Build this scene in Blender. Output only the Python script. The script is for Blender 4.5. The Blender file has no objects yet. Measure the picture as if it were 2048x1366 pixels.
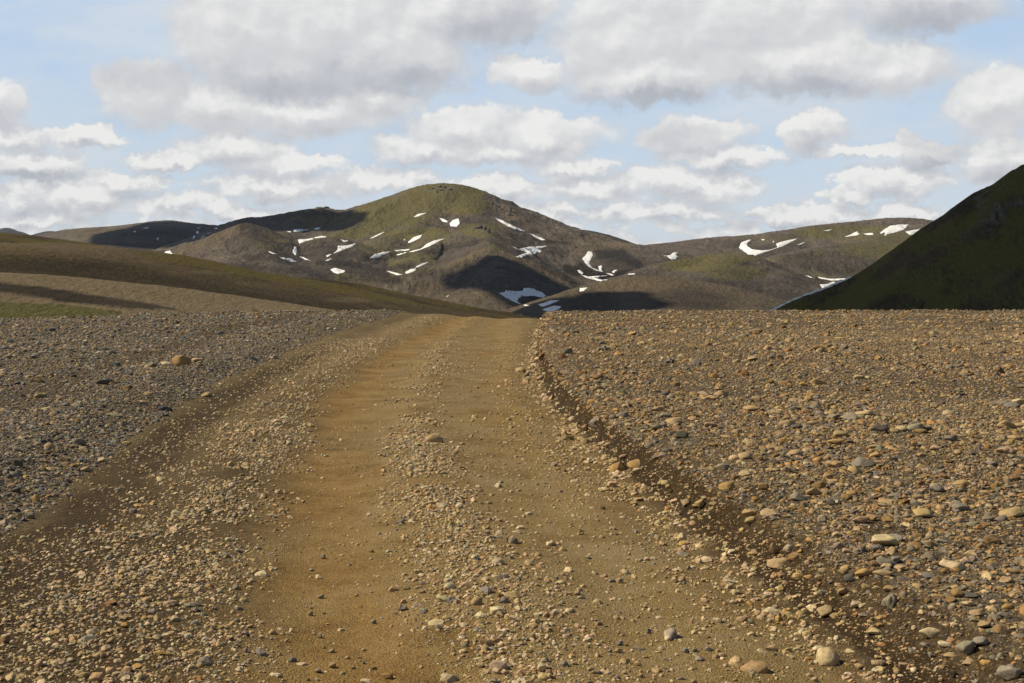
import bpy, bmesh, math, random
import numpy as np
from mathutils import Vector, Matrix
from mathutils.geometry import delaunay_2d_cdt

S = bpy.context.scene
COL = S.collection
RNG = np.random.default_rng(7)
random.seed(7)

# ------------------------------------------------------------------ camera, sun, sky, exposure
F, CX, HY, EYE = 2813.0, 1024.0, 560.0, 1.7        # focal length and horizon row in photo pixels, eye height in m
cam = bpy.data.cameras.new('camera')
cam.sensor_width = 36.0
cam.lens = 36.0 * F / 2048.0
cam.shift_y = -(683.0 - HY) / 2048.0
cam.clip_start = 0.1
cam.clip_end = 200000.0
camo = bpy.data.objects.new('camera', cam)
camo.location = (0, 0, EYE)
camo.rotation_euler = (math.radians(90), 0, 0)
COL.objects.link(camo)
S.camera = camo

SUN_EL = math.radians(44)
SUN_AZ = math.radians(-82)                         # measured from straight ahead (+Y), negative = left
SUN = Vector((math.sin(SUN_AZ) * math.cos(SUN_EL), math.cos(SUN_AZ) * math.cos(SUN_EL), math.sin(SUN_EL)))
sl = bpy.data.lights.new('sun', 'SUN')
sl.energy = 5.0
sl.angle = math.radians(0.5)
sl.color = (1.0, 0.90, 0.69)
so = bpy.data.objects.new('sun', sl)
so.rotation_euler = SUN.to_track_quat('Z', 'Y').to_euler()
so.location = (-60, 8, 60)
COL.objects.link(so)

S.view_settings.view_transform = 'Standard'
S.view_settings.look = 'None'
S.view_settings.exposure = 0.0
S.view_settings.gamma = 1.0


class NT:
    """small helper to write node trees"""
    def __init__(self, tree):
        self.t = tree

    def n(self, kind, **kw):
        nd = self.t.nodes.new(kind)
        for k, v in kw.items():
            setattr(nd, k, v)
        return nd

    def link(self, a, b):
        self.t.links.new(a, b)

    def put(self, sock, v):
        if isinstance(v, bpy.types.NodeSocket):
            self.t.links.new(v, sock)
        elif v is not None:
            sock.default_value = v

    def math(self, op, a, b=None, c=None, clamp=False):
        nd = self.n('ShaderNodeMath', operation=op, use_clamp=clamp)
        for i, v in enumerate((a, b, c)):
            if v is not None:
                self.put(nd.inputs[i], v)
        return nd.outputs[0]

    def vec(self, op, a, b=None, c=None):
        nd = self.n('ShaderNodeVectorMath', operation=op)
        for i, v in enumerate((a, b, c)):
            if v is not None:
                self.put(nd.inputs[i], v)
        return nd.outputs[1] if op in ('LENGTH', 'DOT_PRODUCT', 'DISTANCE') else nd.outputs[0]

    def mix(self, fac, a, b, mode='MIX'):
        nd = self.n('ShaderNodeMix', data_type='RGBA', blend_type=mode)
        self.put(nd.inputs[0], fac)
        for s, v in ((nd.inputs[6], a), (nd.inputs[7], b)):
            if isinstance(v, tuple) and len(v) == 3:
                v = (*v, 1.0)
            self.put(s, v)
        return nd.outputs[2]

    def mapr(self, v, a, b, c=0.0, d=1.0, smooth=False):
        nd = self.n('ShaderNodeMapRange', interpolation_type='SMOOTHSTEP' if smooth else 'LINEAR')
        for i, x in enumerate((v, a, b, c, d)):
            self.put(nd.inputs[i], x)
        return nd.outputs[0]

    def noise(self, vec, scale, detail=4.0, rough=0.55, dist=0.0, dim='3D', color=False):
        nd = self.n('ShaderNodeTexNoise', noise_dimensions=dim)
        if vec is not None:
            self.put(nd.inputs['Vector'], vec)
        nd.inputs['Scale'].default_value = scale
        nd.inputs['Detail'].default_value = detail
        nd.inputs['Roughness'].default_value = rough
        nd.inputs['Distortion'].default_value = dist
        return nd.outputs['Color'] if color else nd.outputs['Fac']

    def voro(self, vec, scale, feature='F1'):
        nd = self.n('ShaderNodeTexVoronoi', feature=feature)
        self.put(nd.inputs['Vector'], vec)
        nd.inputs['Scale'].default_value = scale
        return nd

    def ramp(self, fac, stops, mode='LINEAR'):
        nd = self.n('ShaderNodeValToRGB')
        cr = nd.color_ramp
        cr.interpolation = mode
        while len(cr.elements) < len(stops):
            cr.elements.new(0.5)
        for e, (p, c) in zip(cr.elements, stops):
            e.position = p
            e.color = (*c, 1.0)
        self.put(nd.inputs[0], fac)
        return nd.outputs[0]


def build_world():
    w = bpy.data.worlds.new('World')
    S.world = w
    w.use_nodes = True
    t = w.node_tree
    t.nodes.clear()
    N = NT(t)
    out = N.n('ShaderNodeOutputWorld')
    sky = N.n('ShaderNodeTexSky', sky_type='NISHITA')
    sky.sun_disc = False
    sky.sun_elevation = SUN_EL
    sky.sun_rotation = SUN_AZ
    sky.air_density = 1.0
    sky.dust_density = 0.6
    sky.ozone_density = 1.0
    bg_far = N.n('ShaderNodeBackground')
    bg_far.inputs['Strength'].default_value = 0.07
    N.link(sky.outputs[0], bg_far.inputs['Color'])

    tc = N.n('ShaderNodeTexCoord')
    g = tc.outputs['Generated']
    sp = N.n('ShaderNodeSeparateXYZ')
    N.link(g, sp.inputs[0])
    x, y, z = sp.outputs
    az = N.math('ARCTAN2', x, y)
    el = N.math('ARCSINE', z)
    # cloud space: azimuth and elevation in hundreds of photo pixels (1 unit = 100 px)
    k = F / 100.0
    cv = N.n('ShaderNodeCombineXYZ')
    N.link(N.math('MULTIPLY', az, k), cv.inputs[0])
    N.link(N.math('MULTIPLY', el, k), cv.inputs[1])
    p0 = cv.outputs[0]
    # cauliflower warp, finer towards the horizon where the clouds are farther away
    nz1 = N.noise(p0, 1.1, 5.0, 0.6, color=True)
    nz2 = N.noise(p0, 3.1, 5.0, 0.65, color=True)
    w1 = N.vec('MULTIPLY', N.vec('SUBTRACT', nz1, (0.5, 0.5, 0.5)), (1.1, 0.75, 0))
    w2 = N.vec('MULTIPLY', N.vec('SUBTRACT', nz2, (0.5, 0.5, 0.5)), (0.36, 0.26, 0))
    nz3 = N.noise(p0, 7.5, 4.0, 0.6, color=True)
    w3 = N.vec('MULTIPLY', N.vec('SUBTRACT', nz3, (0.5, 0.5, 0.5)), (0.22, 0.18, 0))
    p = N.vec('ADD', N.vec('ADD', N.vec('ADD', p0, w1), w2), w3)

    def blobs(lst, vec):
        acc = None
        for (px, py, rx, ry) in lst:
            a = math.atan((px - CX) / F)
            e = math.atan((HY - py) / F * math.cos(a))
            u, v = a * k, e * k
            rx, ry = rx / 100.0, ry / 100.0
            q = N.vec('LENGTH', N.vec('MULTIPLY_ADD', vec, (1 / rx, 1 / ry, 0), (-u / rx, -v / ry, 0)))
            acc = q if acc is None else N.math('SMOOTH_MIN', acc, q, 0.22)
        return acc
    body = [(480, 60, 140, 110), (660, 40, 250, 130), (780, 100, 170, 95), (560, 150, 150, 60), (930, 30, 230, 60),
            (300, 185, 105, 68), (430, 215, 190, 52), (620, 222, 200, 46), (740, 200, 110, 45),
            (1230, 80, 130, 110), (1450, 40, 300, 130), (1600, 120, 240, 75), (1300, 150, 170, 55), (1790, 140, 120, 60),
            (1850, 10, 150, 50), (1985, 205, 95, 70), (2010, 320, 90, 55), (1060, 150, 90, 40),
            (930, 258, 130, 52), (850, 292, 110, 36), (1080, 275, 130, 48), (1010, 300, 150, 32),
            (470, 298, 120, 38), (340, 322, 85, 20), (560, 325, 130, 28), (60, 330, 100, 36), (170, 274, 80, 22),
            (10, 205, 55, 50), (20, 270, 90, 24), (1380, 275, 110, 38), (1440, 315, 130, 24), (1620, 262, 66, 38),
            (1730, 300, 120, 14), (1850, 305, 60, 30), (1790, 362, 110, 34), (1700, 388, 70, 18),
            (1380, 368, 160, 36), (1190, 372, 110, 30), (1140, 330, 90, 22), (350, 408, 80, 24), (130, 395, 160, 36),
            (560, 372, 160, 30), (760, 355, 120, 26), (980, 380, 110, 30), (1590, 430, 110, 22), (1300, 425, 160, 22),
            (250, 365, 90, 22), (1080, 420, 90, 20), (470, 425, 120, 18), (60, 440, 110, 18), (1820, 425, 70, 20)]
    shade = [(620, 168, 260, 42), (820, 165, 150, 40), (310, 150, 120, 40), (1000, 50, 130, 70), (1300, 195, 200, 24),
             (1580, 180, 200, 26), (1860, 30, 150, 50), (1350, 265, 110, 26), (60, 352, 110, 14), (1850, 300, 60, 34)]
    bq = blobs(body, p)
    bu = blobs(body, N.vec('ADD', p, (-0.08, 0.22, 0.0)))
    emb = N.math('MINIMUM', N.math('MAXIMUM', N.math('SUBTRACT', bu, bq), -0.55), 0.55)
    fl = N.noise(p0, 1.5, 6.0, 0.60)
    pz = N.vec('MULTIPLY', p0, (1.0, 1.7, 1.0))
    fine = N.noise(pz, 1.5, 7.0, 0.58)
    f = N.math('ADD', N.math('SUBTRACT', 1.26, bq), N.math('MULTIPLY', N.math('SUBTRACT', fl, 0.5), 1.0))
    # small distant cumulus banked above the horizon
    low = N.mapr(el, 0.030, 0.130, 1.0, 0.0, True)
    fl2 = N.math('SUBTRACT', N.math('MULTIPLY', N.math('SUBTRACT', fine, 0.435), 4.6), N.math('MULTIPLY', N.math('SUBTRACT', 1.0, low), 1.6))
    f = N.math('SMOOTH_MAX', f, fl2, 0.15)
    dens = N.mapr(f, -0.02, N.math('SUBTRACT', 0.56, N.math('MULTIPLY', N.math('MAXIMUM', emb, 0.0), 0.52)), 0.0, 1.0, True)
    # thin veil
    veil = N.noise(N.vec('MULTIPLY', p0, (0.35, 1.0, 1.0)), 0.7, 5.0, 0.6)
    veil = N.mapr(veil, 0.32, 0.66, 0.12, 0.85, True)
    veil = N.math('MAXIMUM', veil, N.math('MULTIPLY', N.mapr(el, 0.02, 0.14, 1.0, 0.0, True), 0.80))
    # underside: thick, shaded cloud is greyer than sunlit edges
    sq = blobs(shade, p)
    sh = N.mapr(N.math('ADD', N.math('SUBTRACT', 1.25, sq), N.math('MULTIPLY', N.math('SUBTRACT', fl, 0.5), 0.7)), 0.0, 1.0, 0.0, 1.0, True)
    soft = N.noise(p0, 0.95, 3.0, 0.5)
    softu = N.noise(N.vec('ADD', p0, (0.16, -0.24, 0.0)), 0.95, 3.0, 0.5)
    relief = N.math('MULTIPLY', N.math('SUBTRACT', soft, softu), 0.8)
    up2 = N.noise(N.vec('MULTIPLY', N.vec('ADD', p0, (0.09, -0.13, 0.0)), (1.0, 1.7, 1.0)), 1.5, 4.0, 0.52)
    fine0 = N.noise(pz, 1.5, 4.0, 0.52)
    relief = N.math('ADD', relief, N.math('MULTIPLY', N.math('MULTIPLY', N.math('SUBTRACT', fine0, up2), N.math('ADD', 0.25, low)), 1.3))
    relief = N.math('ADD', relief, N.math('MULTIPLY', N.math('MULTIPLY', emb, N.mapr(bq, 0.9, 1.7, 1.0, 0.0)), 0.62))
    wisp = N.math('MULTIPLY', N.math('SUBTRACT', N.noise(p0, 2.0, 5.0, 0.55), 0.5), 0.15)
    thin = N.mapr(dens, 0.1, 0.9, 0.16, 0.0)
    lit = N.math('SUBTRACT', N.math('ADD', N.math('ADD', 0.70, relief), wisp), N.math('ADD', N.math('MULTIPLY', sh, 0.44), thin), clamp=True)
    ccol = N.ramp(lit, [(0.0, (0.46, 0.48, 0.525)), (0.35, (0.57, 0.583, 0.615)), (0.7, (0.70, 0.704, 0.712)), (1.0, (0.88, 0.875, 0.855))])
    grad = N.mapr(el, 0.0, 0.20, 0.0, 1.0)
    blue = N.ramp(grad, [(0.0, (0.61, 0.73, 0.82)), (0.35, (0.525, 0.675, 0.825)), (1.0, (0.42, 0.59, 0.835))])
    base = N.mix(veil, blue, (0.665, 0.725, 0.785))
    col = N.mix(N.math('MULTIPLY', dens, 0.96), base, ccol)
    bg_near = N.n('ShaderNodeBackground')
    N.link(col, bg_near.inputs['Color'])
    bg_near.inputs['Strength'].default_value = 1.0
    # the cloudy sector ahead blends into the clear sky round the rest of the dome
    fr = N.math('MULTIPLY', N.mapr(y, 0.62, 0.86, 0.0, 1.0, True), N.mapr(el, 0.24, 0.42, 1.0, 0.0, True))
    ms = N.n('ShaderNodeMixShader')
    N.link(fr, ms.inputs[0])
    N.link(bg_far.outputs[0], ms.inputs[1])
    N.link(bg_near.outputs[0], ms.inputs[2])
    N.link(ms.outputs[0], out.inputs['Surface'])


build_world()


# ------------------------------------------------------------------ helpers
def P(px, py, d):
    """photo pixel and depth in metres -> point in the world"""
    return np.array(((px - CX) / F * d, d, EYE + (HY - py) / F * d))


def tag(o, label=None, cat=None, group=None, kind=None):
    if label:
        o['label'] = label
    if cat:
        o['category'] = cat
    if group:
        o['group'] = group
    if kind:
        o['kind'] = kind
    return o


def _hash(ix, iy, seed):
    h = (ix.astype(np.int64) * 374761393 + iy.astype(np.int64) * 668265263 + seed * 974634777) & 0xFFFFFFFF
    h = ((h ^ (h >> 13)) * 1274126177) & 0xFFFFFFFF
    h = h ^ (h >> 16)
    return h


def perlin(x, y, seed=0):
    x = np.asarray(x, float)
    y = np.asarray(y, float)
    ix, iy = np.floor(x), np.floor(y)
    fx, fy = x - ix, y - iy
    u = fx * fx * fx * (fx * (fx * 6 - 15) + 10)
    v = fy * fy * fy * (fy * (fy * 6 - 15) + 10)

    def grad(dx, dy):
        a = _hash(ix + dx, iy + dy, seed) * (2 * math.pi / 4294967296.0)
        return np.cos(a) * (fx - dx) + np.sin(a) * (fy - dy)
    n00, n10, n01, n11 = grad(0, 0), grad(1, 0), grad(0, 1), grad(1, 1)
    return 1.41 * ((n00 * (1 - u) + n10 * u) * (1 - v) + (n01 * (1 - u) + n11 * u) * v)


def fbm(x, y, octv=4, seed=0, gain=0.5):
    a, s, t = 1.0, 0.0, 0.0
    for i in range(octv):
        s = s + a * perlin(x * 2 ** i + 17.3 * i, y * 2 ** i - 9.1 * i, seed + i * 31)
        t += a
        a *= gain
    return s / t


def ridged(x, y, octv=4, seed=0):
    a, s, t = 1.0, 0.0, 0.0
    for i in range(octv):
        s = s + a * (1 - np.abs(perlin(x * 2 ** i, y * 2 ** i, seed + i * 57)) * 1.6)
        t += a
        a *= 0.5
    return s / t


def sstep(a, b, x):
    t = np.clip((x - a) / (b - a), 0, 1)
    return t * t * (3 - 2 * t)


def mesh_np(name, V, faces, smooth=True):
    """mesh from a vertex array and an (n,3) or (n,4) face array"""
    V = np.asarray(V, np.float32)
    faces = np.asarray(faces, np.int32)
    k = faces.shape[1]
    me = bpy.data.meshes.new(name)
    me.vertices.add(len(V))
    me.vertices.foreach_set('co', V.ravel())
    me.loops.add(faces.size)
    me.loops.foreach_set('vertex_index', faces.ravel())
    me.polygons.add(len(faces))
    me.polygons.foreach_set('loop_start', np.arange(0, faces.size, k, dtype=np.int32))
    me.polygons.foreach_set('use_smooth', np.full(len(faces), smooth))
    me.update(calc_edges=True)
    return me


def grid_faces(nr, nc):
    i = np.arange(nr * nc).reshape(nr, nc)
    return np.stack([i[:-1, :-1].ravel(), i[:-1, 1:].ravel(), i[1:, 1:].ravel(), i[1:, :-1].ravel()], 1)


def attr_color(me, name, arr):
    a = me.attributes.new(name, 'FLOAT_COLOR', 'POINT')
    a.data.foreach_set('color', np.asarray(arr, np.float32).ravel())


def add(name, me, mat=None):
    o = bpy.data.objects.new(name, me)
    if mat:
        me.materials.append(mat)
    COL.objects.link(o)
    return o


def new_mat(name):
    m = bpy.data.materials.new(name)
    m.use_nodes = True
    t = m.node_tree
    b = t.nodes['Principled BSDF']
    b.inputs['Roughness'].default_value = 0.95
    b.inputs['Specular IOR Level'].default_value = 0.12
    return m, NT(t), b


def bump(N, b, height, strength, dist, normal=None):
    nd = N.n('ShaderNodeBump')
    nd.inputs['Strength'].default_value = strength
    nd.inputs['Distance'].default_value = dist
    N.link(height, nd.inputs['Height'])
    if normal is not None:
        N.link(normal, nd.inputs['Normal'])
    N.link(nd.outputs[0], b.inputs['Normal'])
    return nd.outputs[0]


# ------------------------------------------------------------------ ground (plateau, road cutting, valley floor)
def px2ground(lst):
    d = np.array([EYE * F / (py - HY) for _, py in lst])
    x = np.array([(px - CX) / F * dd for (px, _), dd in zip(lst, d)])
    o = np.argsort(d)
    return d[o], x[o]


LINES = {k: px2ground(v) for k, v in dict(
    right=[(1900, 1440), (1800, 1366), (1500, 1120), (1300, 970), (1170, 870), (1095, 780), (1072, 720), (1080, 680), (1090, 640)],
    left=[(-620, 1366), (-200, 1150), (0, 1060), (100, 1000), (300, 850), (450, 760), (640, 690), (800, 640), (850, 625)],
    ltrack=[(640, 1366), (630, 1200), (640, 1000), (680, 800), (800, 700), (900, 650), (940, 630)],
    rtrack=[(1370, 1366), (1230, 1150), (1120, 1000), (1030, 850), (995, 760), (985, 700), (990, 650), (1000, 630)],
    mid=[(1080, 1366), (920, 1100), (850, 1000), (825, 850), (830, 800), (880, 700), (935, 650), (960, 630)],
    lridge=[(290, 1366), (400, 1100), (470, 980), (590, 800), (740, 700), (860, 650), (890, 630)],
    old=[(-60, 900), (40, 830), (126, 776), (200, 750), (300, 722), (370, 702), (456, 673), (560, 655), (640, 640)],
    dark=[(-150, 1366), (40, 1130), (180, 1000), (340, 870), (430, 800), (640, 705), (800, 648), (850, 630)],
).items()}


def line(name, d):
    dd, xx = LINES[name]
    return np.interp(d, dd, xx)


def zones(x, d):
    """soft masks of the road's strips at a ground point"""
    wob = 0.16 * fbm(x * 0.9, d * 0.35, 3, 5) + 0.07 * fbm(x * 3.1, d * 1.2, 2, 8)
    xr, xl = line('right', d), line('left', d)
    tr = x - xr + wob * 0.5
    tl = xl - x + wob * 0.9
    def strip(nm, w):
        return np.exp(-((x - line(nm, d) + wob) / w) ** 2)
    return dict(tr=tr, tl=tl, lt=strip('ltrack', 0.42), rt=strip('rtrack', 0.50), mid=strip('mid', 0.30 + 0.16 * sstep(11, 6, d)),
                lr=strip('lridge', 0.55), dark=strip('dark', 0.50 + 0.16 * sstep(16, 8, d)),
                road=sstep(0.05, -0.15, tr) * sstep(0.1, -0.2, tl))


CREST_X = np.array([-60, -22, -14.4, -9, -5, -2.8, -0.5, 1.0, 60])
CREST_Z = np.array([-0.25, -0.08, 0.18, 0.30, 0.30, 0.12, 0.0, 0.0, 0.0])


def bank_width(d):
    return np.interp(d, [0, 6, 8, 10, 15, 30, 60], [0.70, 0.55, 0.36, 0.24, 0.17, 0.12, 0.12])


def ground_z(x, d, fine=True):
    q = zones(x, d)
    xr, xl = line('right', d), line('left', d)
    # right: cutting bank and gravel flat above it
    H = np.interp(d, [0, 6, 10, 15, 30, 60, 90], [0.14, 0.16, 0.20, 0.25, 0.34, 0.31, 0.28])
    wb = bank_width(d)
    t = q['tr'] + 0.10 * fbm(x * 4.0, d * 2.2, 3, 131) * sstep(-0.1, 0.2, q['tr'])
    bank = H * (0.85 * sstep(0.0, 1, t / wb) + 0.15 * sstep(0.8, 3.5, t / wb))
    z = bank + (0.035 + 0.05 * sstep(30, 55, d)) * fbm(x * 0.35, d * 0.25, 3, 21) * sstep(0.5, 2.0, t)
    # left: low gravel berm and the flat behind it
    t = q['tl']
    z = z + (0.15 - 0.08 * sstep(15, 35, d)) * sstep(0.0, 0.9, t) * (1 - 0.45 * sstep(1.1, 2.6, t)) + 0.06 * fbm(x * 0.4, d * 0.4, 3, 33) * sstep(0.2, 1.5, t)
    # the whole tread climbs to the left towards the crest
    z = z + np.interp(x, CREST_X, CREST_Z) * sstep(15, 58, d) * sstep(1.0, 0.0, q['tr'])
    r = q['road']
    z = z - 0.035 * (q['lt'] + q['rt']) * r + (0.03 * q['mid'] + 0.045 * q['lr']) * r - 0.03 * q['dark'] * r
    z = z - 0.06 * np.exp(-((q['tr'] + 0.18) / 0.25) ** 2)
    if fine:
        z = z + 0.0022 * fbm(x * 2.6, d * 2.6, 4, 3) + 0.02 * sstep(0.0, 0.1, q['tr']) * sstep(1.1, 0.9, q['tr'] / bank_width(d)) * fbm(x * 9, d * 6, 3, 141)
    # beyond the crest the ground falls to the valley
    c = np.interp(x / np.maximum(d, 1), [-0.4, -0.1, 0.02, 0.4], [63, 61, 62, 64]) + 1.2 * fbm(x * 0.12, 0 * x, 3, 9)
    e = np.maximum(d - c, 0)
    drop = 0.0045 * e ** 2 * np.exp(-e / 120.0) + 0.20 * e * (1 - np.exp(-e / 120.0))
    z = z - 66 * (1 - np.exp(-drop / 66))
    # same fall, but gentler, behind and beside the place one stands
    rr = np.hypot(x, d)
    z = np.where(d < 0, z - 0.02 * np.maximum(rr - 80, 0) ** 1.0 * np.exp(-np.maximum(rr - 80, 0) / 3000), z)
    return z


def build_ground():
    M, N, b = new_mat('gravel_soil')
    geo = N.n('ShaderNodeNewGeometry')
    pos = geo.outputs['Position']
    at = N.n('ShaderNodeAttribute', attribute_name='soil')
    sp = N.n('ShaderNodeSeparateColor')
    N.link(at.outputs['Color'], sp.inputs[0])
    och, gry, drk = sp.outputs
    moss = at.outputs['Alpha']
    flat = N.vec('MULTIPLY', pos, (1, 1, 0.6))
    v1 = N.voro(flat, 17.0)
    v2 = N.voro(flat, 46.0)
    c1 = N.ramp(N.math('FRACT', N.math('MULTIPLY', v1.outputs['Color'], 3.7)), [
        (0.0, (0.085, 0.063, 0.040)), (0.22, (0.16, 0.125, 0.085)), (0.42, (0.27, 0.195, 0.110)), (0.60, (0.175, 0.15, 0.118)),
        (0.78, (0.33, 0.24, 0.138)), (0.92, (0.12, 0.105, 0.086))], 'CONSTANT')
    c2 = N.ramp(N.math('FRACT', N.math('MULTIPLY', v2.outputs['Color'], 5.3)), [
        (0.0, (0.052, 0.034, 0.017)), (0.40, (0.100, 0.070, 0.038)), (0.70, (0.18, 0.13, 0.075)), (0.90, (0.30, 0.225, 0.135))], 'CONSTANT')
    gap = N.mapr(v1.outputs['Distance'], 0.42, 0.66, 0.0, 1.0)
    field = N.mix(gap, c1, c2)
    big = N.noise(pos, 0.35, 5, 0.6)
    field = N.mix(N.mapr(big, 0.45, 0.68, 0.0, 0.55), field, (0.085, 0.055, 0.032))
    # road dirt: streaks across and along, ochre and grey-tan
    st = N.noise(N.vec('MULTIPLY', pos, (1.5, 1.3, 1.0)), 1.0, 9, 0.72, 0.4)
    grit = N.noise(pos, 90, 3, 0.7)
    ochre = N.ramp(st, [(0.30, (0.150, 0.078, 0.016)), (0.44, (0.280, 0.158, 0.042)), (0.56, (0.365, 0.222, 0.070)), (0.70, (0.41, 0.275, 0.115))])
    tan = N.ramp(st, [(0.30, (0.185, 0.112, 0.034)), (0.47, (0.315, 0.222, 0.092)), (0.70, (0.37, 0.290, 0.160))])
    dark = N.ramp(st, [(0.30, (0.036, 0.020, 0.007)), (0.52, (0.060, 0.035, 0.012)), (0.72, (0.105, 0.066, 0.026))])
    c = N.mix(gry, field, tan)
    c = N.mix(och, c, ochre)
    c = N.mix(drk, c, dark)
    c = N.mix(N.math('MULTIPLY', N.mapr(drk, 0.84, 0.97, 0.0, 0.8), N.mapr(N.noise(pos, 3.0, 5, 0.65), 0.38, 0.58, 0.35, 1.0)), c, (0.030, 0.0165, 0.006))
    spk = N.mapr(v2.outputs['Distance'], 0.20, 0.30, 1.0, 0.0)
    pick = N.math('GREATER_THAN', N.math('FRACT', N.math('MULTIPLY', v2.outputs['Color'], 9.1)), 0.52)
    v3 = N.voro(flat, 105.0)
    g3 = N.math('FRACT', N.math('MULTIPLY', v3.outputs['Color'], 6.7))
    road = N.math('MAXIMUM', N.math('MAXIMUM', och, gry), drk)
    c = N.mix(N.math('MULTIPLY', N.math('MULTIPLY', spk, pick), N.math('MULTIPLY', road, 0.75)), c, (0.34, 0.265, 0.165))
    c = N.mix(N.mapr(g3, 0.0, 0.35, 0.50, 0.0), c, (0.035, 0.022, 0.011))
    c = N.mix(N.math('MULTIPLY', N.mapr(g3, 0.72, 1.0, 0.0, 0.50), N.mapr(drk, 0.2, 0.95, 1.0, 0.30)), c, (0.38, 0.285, 0.155))
    c = N.mix(N.mapr(grit, 0.3, 0.7, 0.35, 0.0), c, (0.03, 0.02, 0.012))
    mn = N.noise(pos, 2.3, 5, 0.65)
    c = N.mix(N.math('MULTIPLY', moss, N.mapr(mn, 0.42, 0.60, 0.0, 0.9)), c, (0.075, 0.085, 0.018))
    N.link(c, b.inputs['Base Color'])
    h = N.math('ADD', N.math('MULTIPLY', v1.outputs['Distance'], N.math('SUBTRACT', N.math('MULTIPLY', road, 0.9), 1.0)), N.math('MULTIPLY', grit, 0.35))
    h = N.math('ADD', h, N.math('MULTIPLY', N.noise(pos, 14, 6, 0.7), 0.9))
    h = N.math('SUBTRACT', h, N.math('MULTIPLY', v3.outputs['Distance'], 0.35))
    bump(N, b, h, 0.8, 0.03)

    azf = np.arange(-25.0, 25.001, 0.045)
    coarse_r = np.arange(25.5, 180, 4.0)
    az = np.radians(np.concatenate([-coarse_r[::-1], azf, coarse_r]))
    rows = np.concatenate([[0.6, 1.2, 2, 3, 4], np.geomspace(4.6, 75, 620), np.geomspace(77, 12500, 60)])
    A, R = np.meshgrid(az, rows)
    # rows run at equal depth inside the view and bend to circles outside it
    cosA = np.where(np.abs(A) < math.radians(26), np.cos(A), math.cos(math.radians(26)))
    X = R / cosA * np.sin(A)
    Y = R / cosA * np.cos(A)
    Z = ground_z(X, Y)
    q = zones(X, Y)
    nz = fbm(X * 0.8, Y * 0.3, 4, 50)
    nz2 = fbm(X * 2.5, Y * 2.5, 3, 77)
    near = sstep(80, 66, Y) * sstep(-40, 2, Y)
    r = q['road'] * near
    lt = np.clip(q['lt'] * (1.1 + 0.5 * nz) + 0.40 * q['mid'] + q['rt'] * (0.60 + 0.9 * nz), 0, 1)
    och = np.clip(r * (lt * 0.78 + 0.18 + 0.40 * nz) * (1 - 0.9 * q['dark']), 0, 1)
    gry = np.clip(r * (1.0 * q['rt'] + 0.75 * q['mid'] + 0.80 + 0.3 * nz), 0, 1)
    drk = r * np.clip(q['dark'] * (0.95 + 0.6 * nz) * (1 - 0.45 * sstep(20, 38, Y)) + 0.75 * q['lr'] * sstep(45, 10, Y) + 0.05, 0, 0.92) * (1 - 0.8 * q['lt']) * (1 - 0.85 * q['rt']) * (1 - 0.6 * q['mid'])
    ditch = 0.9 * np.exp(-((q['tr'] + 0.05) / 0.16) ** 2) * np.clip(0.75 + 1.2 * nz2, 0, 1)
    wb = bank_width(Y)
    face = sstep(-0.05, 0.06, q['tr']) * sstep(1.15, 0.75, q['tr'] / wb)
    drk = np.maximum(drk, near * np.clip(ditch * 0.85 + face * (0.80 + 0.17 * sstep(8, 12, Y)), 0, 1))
    drk = np.maximum(drk, near * sstep(0.1, 0.5, q['tr']) * np.clip(0.75 * sstep(0.10, 0.32, nz2 * 0.6 + nz * 0.7) * sstep(40, 10, Y), 0, 1))
    drk = np.maximum(drk, near * sstep(1.5, 2.5, q['tl']) * np.clip(0.7 * sstep(0.12, 0.35, nz), 0, 1))
    od = np.exp(-((X - line('old', Y) + 0.25 * nz) / 0.55) ** 2) * sstep(14, 20, Y) * sstep(0.5, 1.0, q['tl'])
    drk = np.maximum(drk, near * od * np.clip(0.70 + 0.9 * nz2, 0, 0.9))
    ms = near * np.clip(np.exp(-((q['tl'] - 0.9) / 0.5) ** 2) * sstep(22, 32, Y) * 0.75 + sstep(2, 4, q['tl']) * sstep(20, 30, Y) * sstep(0.12, 0.3, nz2) * 0.5, 0, 1)
    far = sstep(70, 110, np.hypot(X, Y))
    ms = np.maximum(ms, far * 0.35)
    drk = np.maximum(drk, far * 0.4)
    me = mesh_np('ground', np.stack([X, Y, Z], -1).reshape(-1, 3), grid_faces(*A.shape)[:, ::-1])
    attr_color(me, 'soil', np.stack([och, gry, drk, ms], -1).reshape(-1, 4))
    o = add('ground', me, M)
    tag(o, kind='structure')
    return o


build_ground()


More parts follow.
